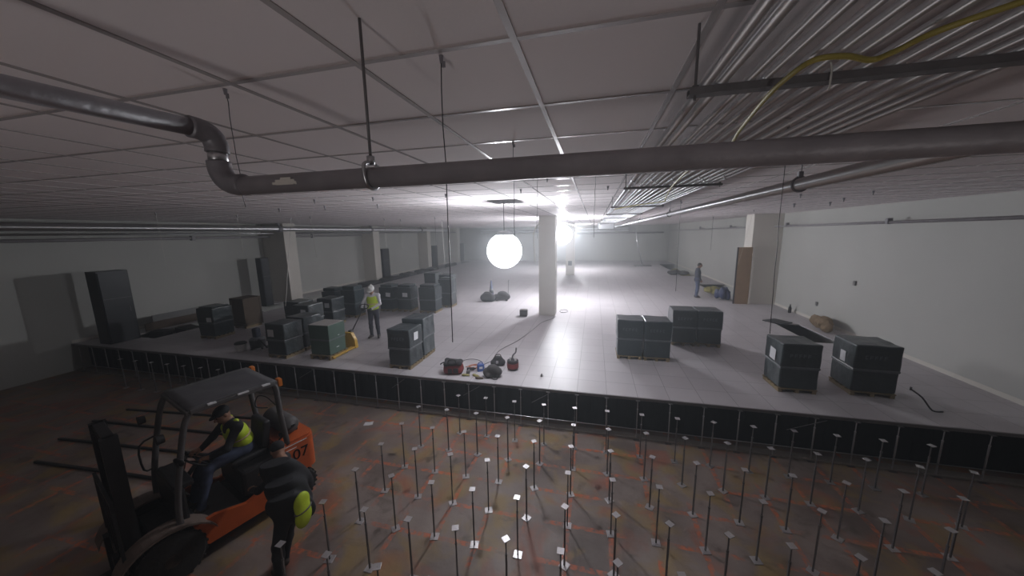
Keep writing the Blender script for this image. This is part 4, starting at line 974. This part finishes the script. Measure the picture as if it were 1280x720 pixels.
# bright pipes along the hall
r = thing('silver_pipe', 'silver jacketed pipe running along the hall beyond the conduit rack', 'pipe', (6.1, 0, 4.6))
MB().cyl((0, -9.5, 0), (0, 24, 0), .046, seg=28).build('run', M['duct'], r, smooth=True)
for yy in (-3.62, 1.1, 6.0, 11.0):
    MB().tube([(.054 * math.cos(a), yy, .054 * math.sin(a)) for a in [2 * PI * i / 20 for i in range(21)]], .009, seg=6).box((-.005, yy, .07), (.03, .03, .05)).build('clamp', M['ironfit'], r)
    MB().cyl((0, yy, .08), (0, yy, .30), .006, seg=8).build('hanger_rod', M['steel'], r)
r = thing('beam_clamp', 'small black ceiling clamp with a white tag above the silver pipe', 'clamp', (6.08, -3.66, CZ - .1)); MB().box((0, 0, .03), (.07, .07, .06), bevel=.008).cyl((0, 0, .06), (0, 0, .1), .012, seg=8).build('body', M['ironfit'], r); MB().box((.055, -.01, .0), (.03, .02, .065), bevel=.004).build('tag', M['paper'], r)
r = thing('duct_pipe', 'fat bright jacketed pipe high along the dim side wall', 'pipe', (-10.4, 0, 4.62))
MB().cyl((0, -8, 0), (0, 26, 0), .12, seg=28).build('run', M['duct'], r, smooth=True)
for yy in (6.6, 13.6, 20.5): MB().cyl((0, yy - .09, 0), (0, yy + .09, 0), .15, seg=24).build('collar', M['ironfit'], r, smooth=True); MB().tube([(0, yy, .15), (0, yy, .24), (-.12, yy, .26)], .05, seg=10).build('bracket', M['ironfit'], r)
r = thing('wall_pipe', 'thin pale pipe below the fat jacketed pipe on the dim side wall', 'pipe', (-11.2, 0, 4.42)); MB().cyl((0, -8, 0), (0, 30, 0), .03, seg=14).build('run', M['steel'], r, smooth=True); MB().cyl((0, 7, -.0), (0, 30, -.0), .05, seg=14).build('sleeve', M['ironfit'], r, smooth=True)
r = thing('dark_wall_pipe', 'dark pipe run under the thin pale pipe on the dim side wall', 'pipe', (-11.5, 0, 4.25)); MB().cyl((0, -8, 0), (0, 14, 0), .05, seg=14).build('run', M['iron'], r, smooth=True)
for yy in (3.6, 9.7): MB().box((0, yy, 0), (.16, .14, .2), bevel=.02).build('valve', M['ironfit'], r)
r = thing('side_wall_pipe', 'grey pipe running along the brighter side wall above head height', 'pipe', (12.15, 0, 4.36)); MB().cyl((0, -2, .05), (0, 31, -.12), .038, seg=16).build('run', M['iron'], r, smooth=True)
for yy in (4.4, 9.3, 15.2, 21): MB().box((0, yy, .05), (.12, .1, .16), bevel=.02).build('bracket', M['ironfit'], r); MB().box((.16, yy, .02), (.25, .05, .05)).build('arm', M['ironfit'], r)
for q, (zz, w) in enumerate([(4.55, 'upper'), (4.30, 'lower')]):
    r = thing('wall_mounted_pipe', w + ' bright pipe across the far wall', 'pipe', (0, 32.6, zz), 0, 'bright pipes across the far wall'); MB().cyl((-9, 0, 0), (8.2, 0, 0), .10, seg=16).build('run', M['duct'], r, smooth=True); MB().box((-2, .3, .0), (.2, .4, .12)).build('bracket', M['ironfit'], r)
r = thing('wall_pipe', 'dark pipe across the far wall toward its corner', 'pipe', (6, 32.6, 4.05)); MB().cyl((-4, 0, 0), (5.8, 0, 0), .08, seg=14).build('run', M['iron'], r, smooth=True); MB().box((0, .33, 0), (.15, .5, .15)).build('bracket', M['ironfit'], r)

# ------------------------------------------------------------------ hanging wires
def hanging(label, top, bot, m='wire', rad=.0022, tie=True, wob=.004):
    r = thing('hanger_wire', label, 'wire', top, 0, 'wires hanging from the ceiling')
    t = Vector(top); b = Vector(bot) - t; pts = [b * (i / 9) + Vector((random.uniform(-wob, wob), random.uniform(-wob, wob), 0)) * (i > 0) for i in range(10)]
    MB().tube(pts, rad, seg=6).build('wire', M[m], r, smooth=True)
    s = min(2, max(1, rad / .0022))
    if tie: MB().cyl((0, 0, -.025 * s), (0, 0, .005), .006 * s, .009 * s, seg=8).box((.008 * s, 0, -.03 * s), (.012 * s, .006 * s, .02 * s)).build('ceiling_clip', M['ironfit'], r)
Cam = np.array([4.556, -6.776, 4.263])
def wray(x, y):
    f, pitch, roll, yaw = 417.667, .164, -.016, .242
    a = (x - 640) / f; u = -(y - 360) / f; c, s = math.cos(roll), math.sin(roll); xr, ur = c * a - s * u, s * a + c * u
    c, s = math.cos(pitch), math.sin(pitch); fy = c + s * ur; z = -s + c * ur; c, s = math.cos(yaw), math.sin(yaw)
    return np.array([c * xr - s * fy, s * xr + c * fy, z])
hanging('long thin wire falling from the near ceiling past the green-wrapped pair', (4.0, -5.54, CZ), (3.985, -5.52, 3.81))
hanging('short wire on a bright clip above the iron pipe elbow', (2.98, -5.54, CZ), (2.97, -5.52, 4.40), 'wire', .0016)
hanging('twisted dark wire hanging toward the big lamp, before the iron pipe', (3.98, -4.34, CZ), (3.97, -4.3, 4.05), 'wire', .0022)
hanging('wire hanging beyond the silver pipe down past the tan board', (5.72, -4.2, CZ), (5.74, -4.2, 3.55), 'wire', .0022)
hanging('wire hanging close left of the smaller lamp', (3.95, -3.1, CZ), (3.94, -3.1, 4.2), 'wire', .002)
hanging('wire hanging between the smaller lamp and the conduits', (4.55, -3.1, CZ), (4.55, -3.1, 4.2), 'wire', .002)
hanging('faint wire dropping before the standing person', (6.35, 1.3, CZ), (6.36, 1.3, 2.9), 'wire', .004)
hanging('long slanted pale cable from the fat pipe to the dark carton cluster', (-5.9, 3.1, CZ), (-5.05, 1.7, 2.05), 'wirew', .008)
hanging('pale wire hanging before the bare dim wall', (-5.6, 1.0, CZ), (-5.55, 1.0, 3.75), 'wirew', .006)
hanging('pale wire in front of the widest wall column', (-4.6, 2.6, CZ), (-4.5, 2.6, 3.55), 'wirew', .006)
hanging('pale wire hanging above the worker in the white hard hat', (-3.6, 5.2, CZ), (-3.58, 5.2, 3.7), 'wirew', .007)
hanging('pale wire right beside the second wall column', (-3.5, 6.2, CZ), (-3.5, 6.2, 3.6), 'wirew', .007)
hanging('pale cable hanging before the third tall black cabinet', (-2.2, 7.5, CZ), (-2.15, 7.5, 2.9), 'wirew', .009)
hanging('faint wire at the dark wall corner near the floor edge', (-6.1, -.6, CZ), (-6.05, -.6, 3.6), 'wirew', .004)
hanging('wire hanging over the domed carton', (-1.4, 5.2, CZ), (-1.4, 5.2, 3.5), 'wire', .005)
hanging('wire hanging over the far trench by the side wall', (10.3, 12.2, CZ), (10.3, 12.2, 3.2), 'wire', .006)
hanging('wire drooping before the bright side wall near the wall column', (9.8, 6.5, CZ), (9.6, 6.8, 3.0), 'wirew', .003)
clips = [(557, 242, 'over the far end of the row of cartons'), (651, 236, 'beside the lamp plate'), (684, 222, 'over the smaller lamp'), (760, 232, 'before the second trapeze'), (393, 249, 'over the carton cluster'), (406, 257, 'behind the one over the carton cluster'), (466, 246, 'over the worker'), (349, 260, 'near the fat pipe'), (1001, 242, 'past the silver pipe'), (1055, 247, 'toward the bright wall'), (1092, 238, 'closest to the bright wall'), (993, 254, 'above the wall column'), (472, 255, 'behind the one over the worker'), (1038, 252, 'between wall column and silver pipe')]
for (px, py, w) in clips:
    d = wray(px, py); t = (CZ - Cam[2]) / d[2]; p = Cam + d * t; s = max(.8, t * .30)
    r = thing('ceiling_clip', 'small dark wire clip on the ceiling ' + w, 'clip', (p[0], p[1], CZ - .006), 0, 'wire clips on the ceiling')
    MB().cyl((0, 0, -.02 * s), (0, 0, 0), .008 * s, .012 * s, seg=8).build('clip', M['ironfit'], r); MB().box((.0, 0, -.028 * s), (.008 * s, .008 * s, .022 * s)).build('eye', M['dsteel'], r)

# ------------------------------------------------------------------ lamps
def lamp(label, x, y, z, rad, m, plate):
    r = thing('work_lamp', label, 'lamp', (x, y, z))
    MB().ball((0, 0, 0), .12, u=20, v=14).build('bulb', M[m], r, smooth=True)
    MB().ball((0, 0, 0), rad, u=32, v=20).build('glare_shell', M['glare_shell'], r, smooth=True)  # added glowing shell, sized like the glare round the bulb
    MB().cyl((0, 0, .10), (0, 0, rad * 1.0), .035, seg=14).build('socket', M['vent'], r, smooth=True)
    MB().lathe([(rad * .5, rad * .88), (rad * .42, rad * 1.05), (rad * .2, rad * 1.12), (0, rad * 1.13)], seg=20).build('cap', M['vent'], r, smooth=True)
    MB().cyl((0, 0, rad * 1.1), (0, 0, CZ - z - .001), .008, seg=8).build('drop_cable', M['cordg'], r)
lamp('big glowing work lamp hanging over the raised floor edge', 2.72, .05, 3.89, .37, 'bulb_a', 1)
lamp('glowing work lamp hidden behind the far column', 2.48, 23.6, 4.1, .46, 'bulb_b', 0)
lamp('smaller-looking glowing work lamp hanging behind the column', 3.08, 9.2, 4.13, .46, 'bulb_b', 0)
# unseen tripod flood added behind the camera as fill for the near ceiling
r = thing('added_fill_flood', 'added tripod fill lamp on the slab behind the camera, turned up at the ceiling', 'lamp', (3.6, -11.2, 0))
for a in (.3, 2.4, 4.5): MB().cyl((0, 0, .75), (.45 * math.cos(a), .45 * math.sin(a), .0), .014, seg=8).build('leg', M['dsteel'], r)
MB().cyl((0, 0, .70), (0, 0, 1.25), .018, seg=10).build('pole', M['dsteel'], r)
MB().lathe([(0, 1.24), (.20, 1.25), (.60, 1.36), (.60, 1.375), (.20, 1.27), (0, 1.262)], seg=32).build('housing', M['yellow'], r)
ld = bpy.data.lights.new('flood', 'SPOT'); ld.energy = FILL_FLOOD; ld.spot_size = 2.5; ld.spot_blend = 1; ld.shadow_soft_size = .28; ld.color = (1, .95, .94)
lo = bpy.data.objects.new('fill_flood_light', ld); COL.objects.link(lo); lo.parent = r; lo.location = (0, 0, 1.66); lo.rotation_euler = (PI - .25, 0, 0)
r = thing('ceiling_vent', 'grey ceiling diffuser directly over the big lamp', 'vent', (2.78, .0, CZ - .012)); MB().box((0, 0, 0), (.6, .6, .024), bevel=.004).build('frame', M['vent'], r)
mb = MB()
for i in range(5): mb.box((-.2 + i * .1, 0, -.014), (.05, .5, .01), rot=(0, .4, 0))
mb.build('slats', M['dsteel'], r)
cord('lamp_cable', 'white cable arching from the far lamp to the column', [(3.07, 8.9, 4.68), (2.80, 8.0, 4.76), (2.5, 7.0, 4.70), (2.28, 6.38, 4.40), (2.24, 6.34, 3.9), (2.28, 6.36, 3.1)], .026, 'cordw')
cord('hanging_lamp_cord', 'white cable sagging from the conduit rack to the far lamp', [(4.85, 6.6, 4.70), (4.5, 7.1, 4.55), (4.0, 7.8, 4.42), (3.6, 8.4, 4.56), (3.12, 8.8, 4.72)], .014, 'cordw')

# ------------------------------------------------------------------ world, colour management
w = bpy.data.worlds.new('world'); S.world = w; w.use_nodes = True
nt = w.node_tree; bg = nt.nodes['Background']; bg.inputs['Color'].default_value = (.6, .65, .75, 1); bg.inputs['Strength'].default_value = 0.0
vs = N(nt, 'ShaderNodeVolumeScatter', Density=.015, Anisotropy=.55); vs.inputs['Color'].default_value = (.92, .95, 1, 1)
nt.links.new(vs.outputs[0], nt.nodes['World Output'].inputs['Volume'])
S.view_settings.view_transform = 'Standard'; S.view_settings.look = 'None'; S.view_settings.gamma = 1; S.view_settings.exposure = 0.75
S.view_settings.use_curve_mapping = False
S.cycles.use_denoising = True
S.cycles.diffuse_bounces = 6; S.cycles.max_bounces = 10; S.cycles.caustics_reflective = False; S.cycles.caustics_refractive = False
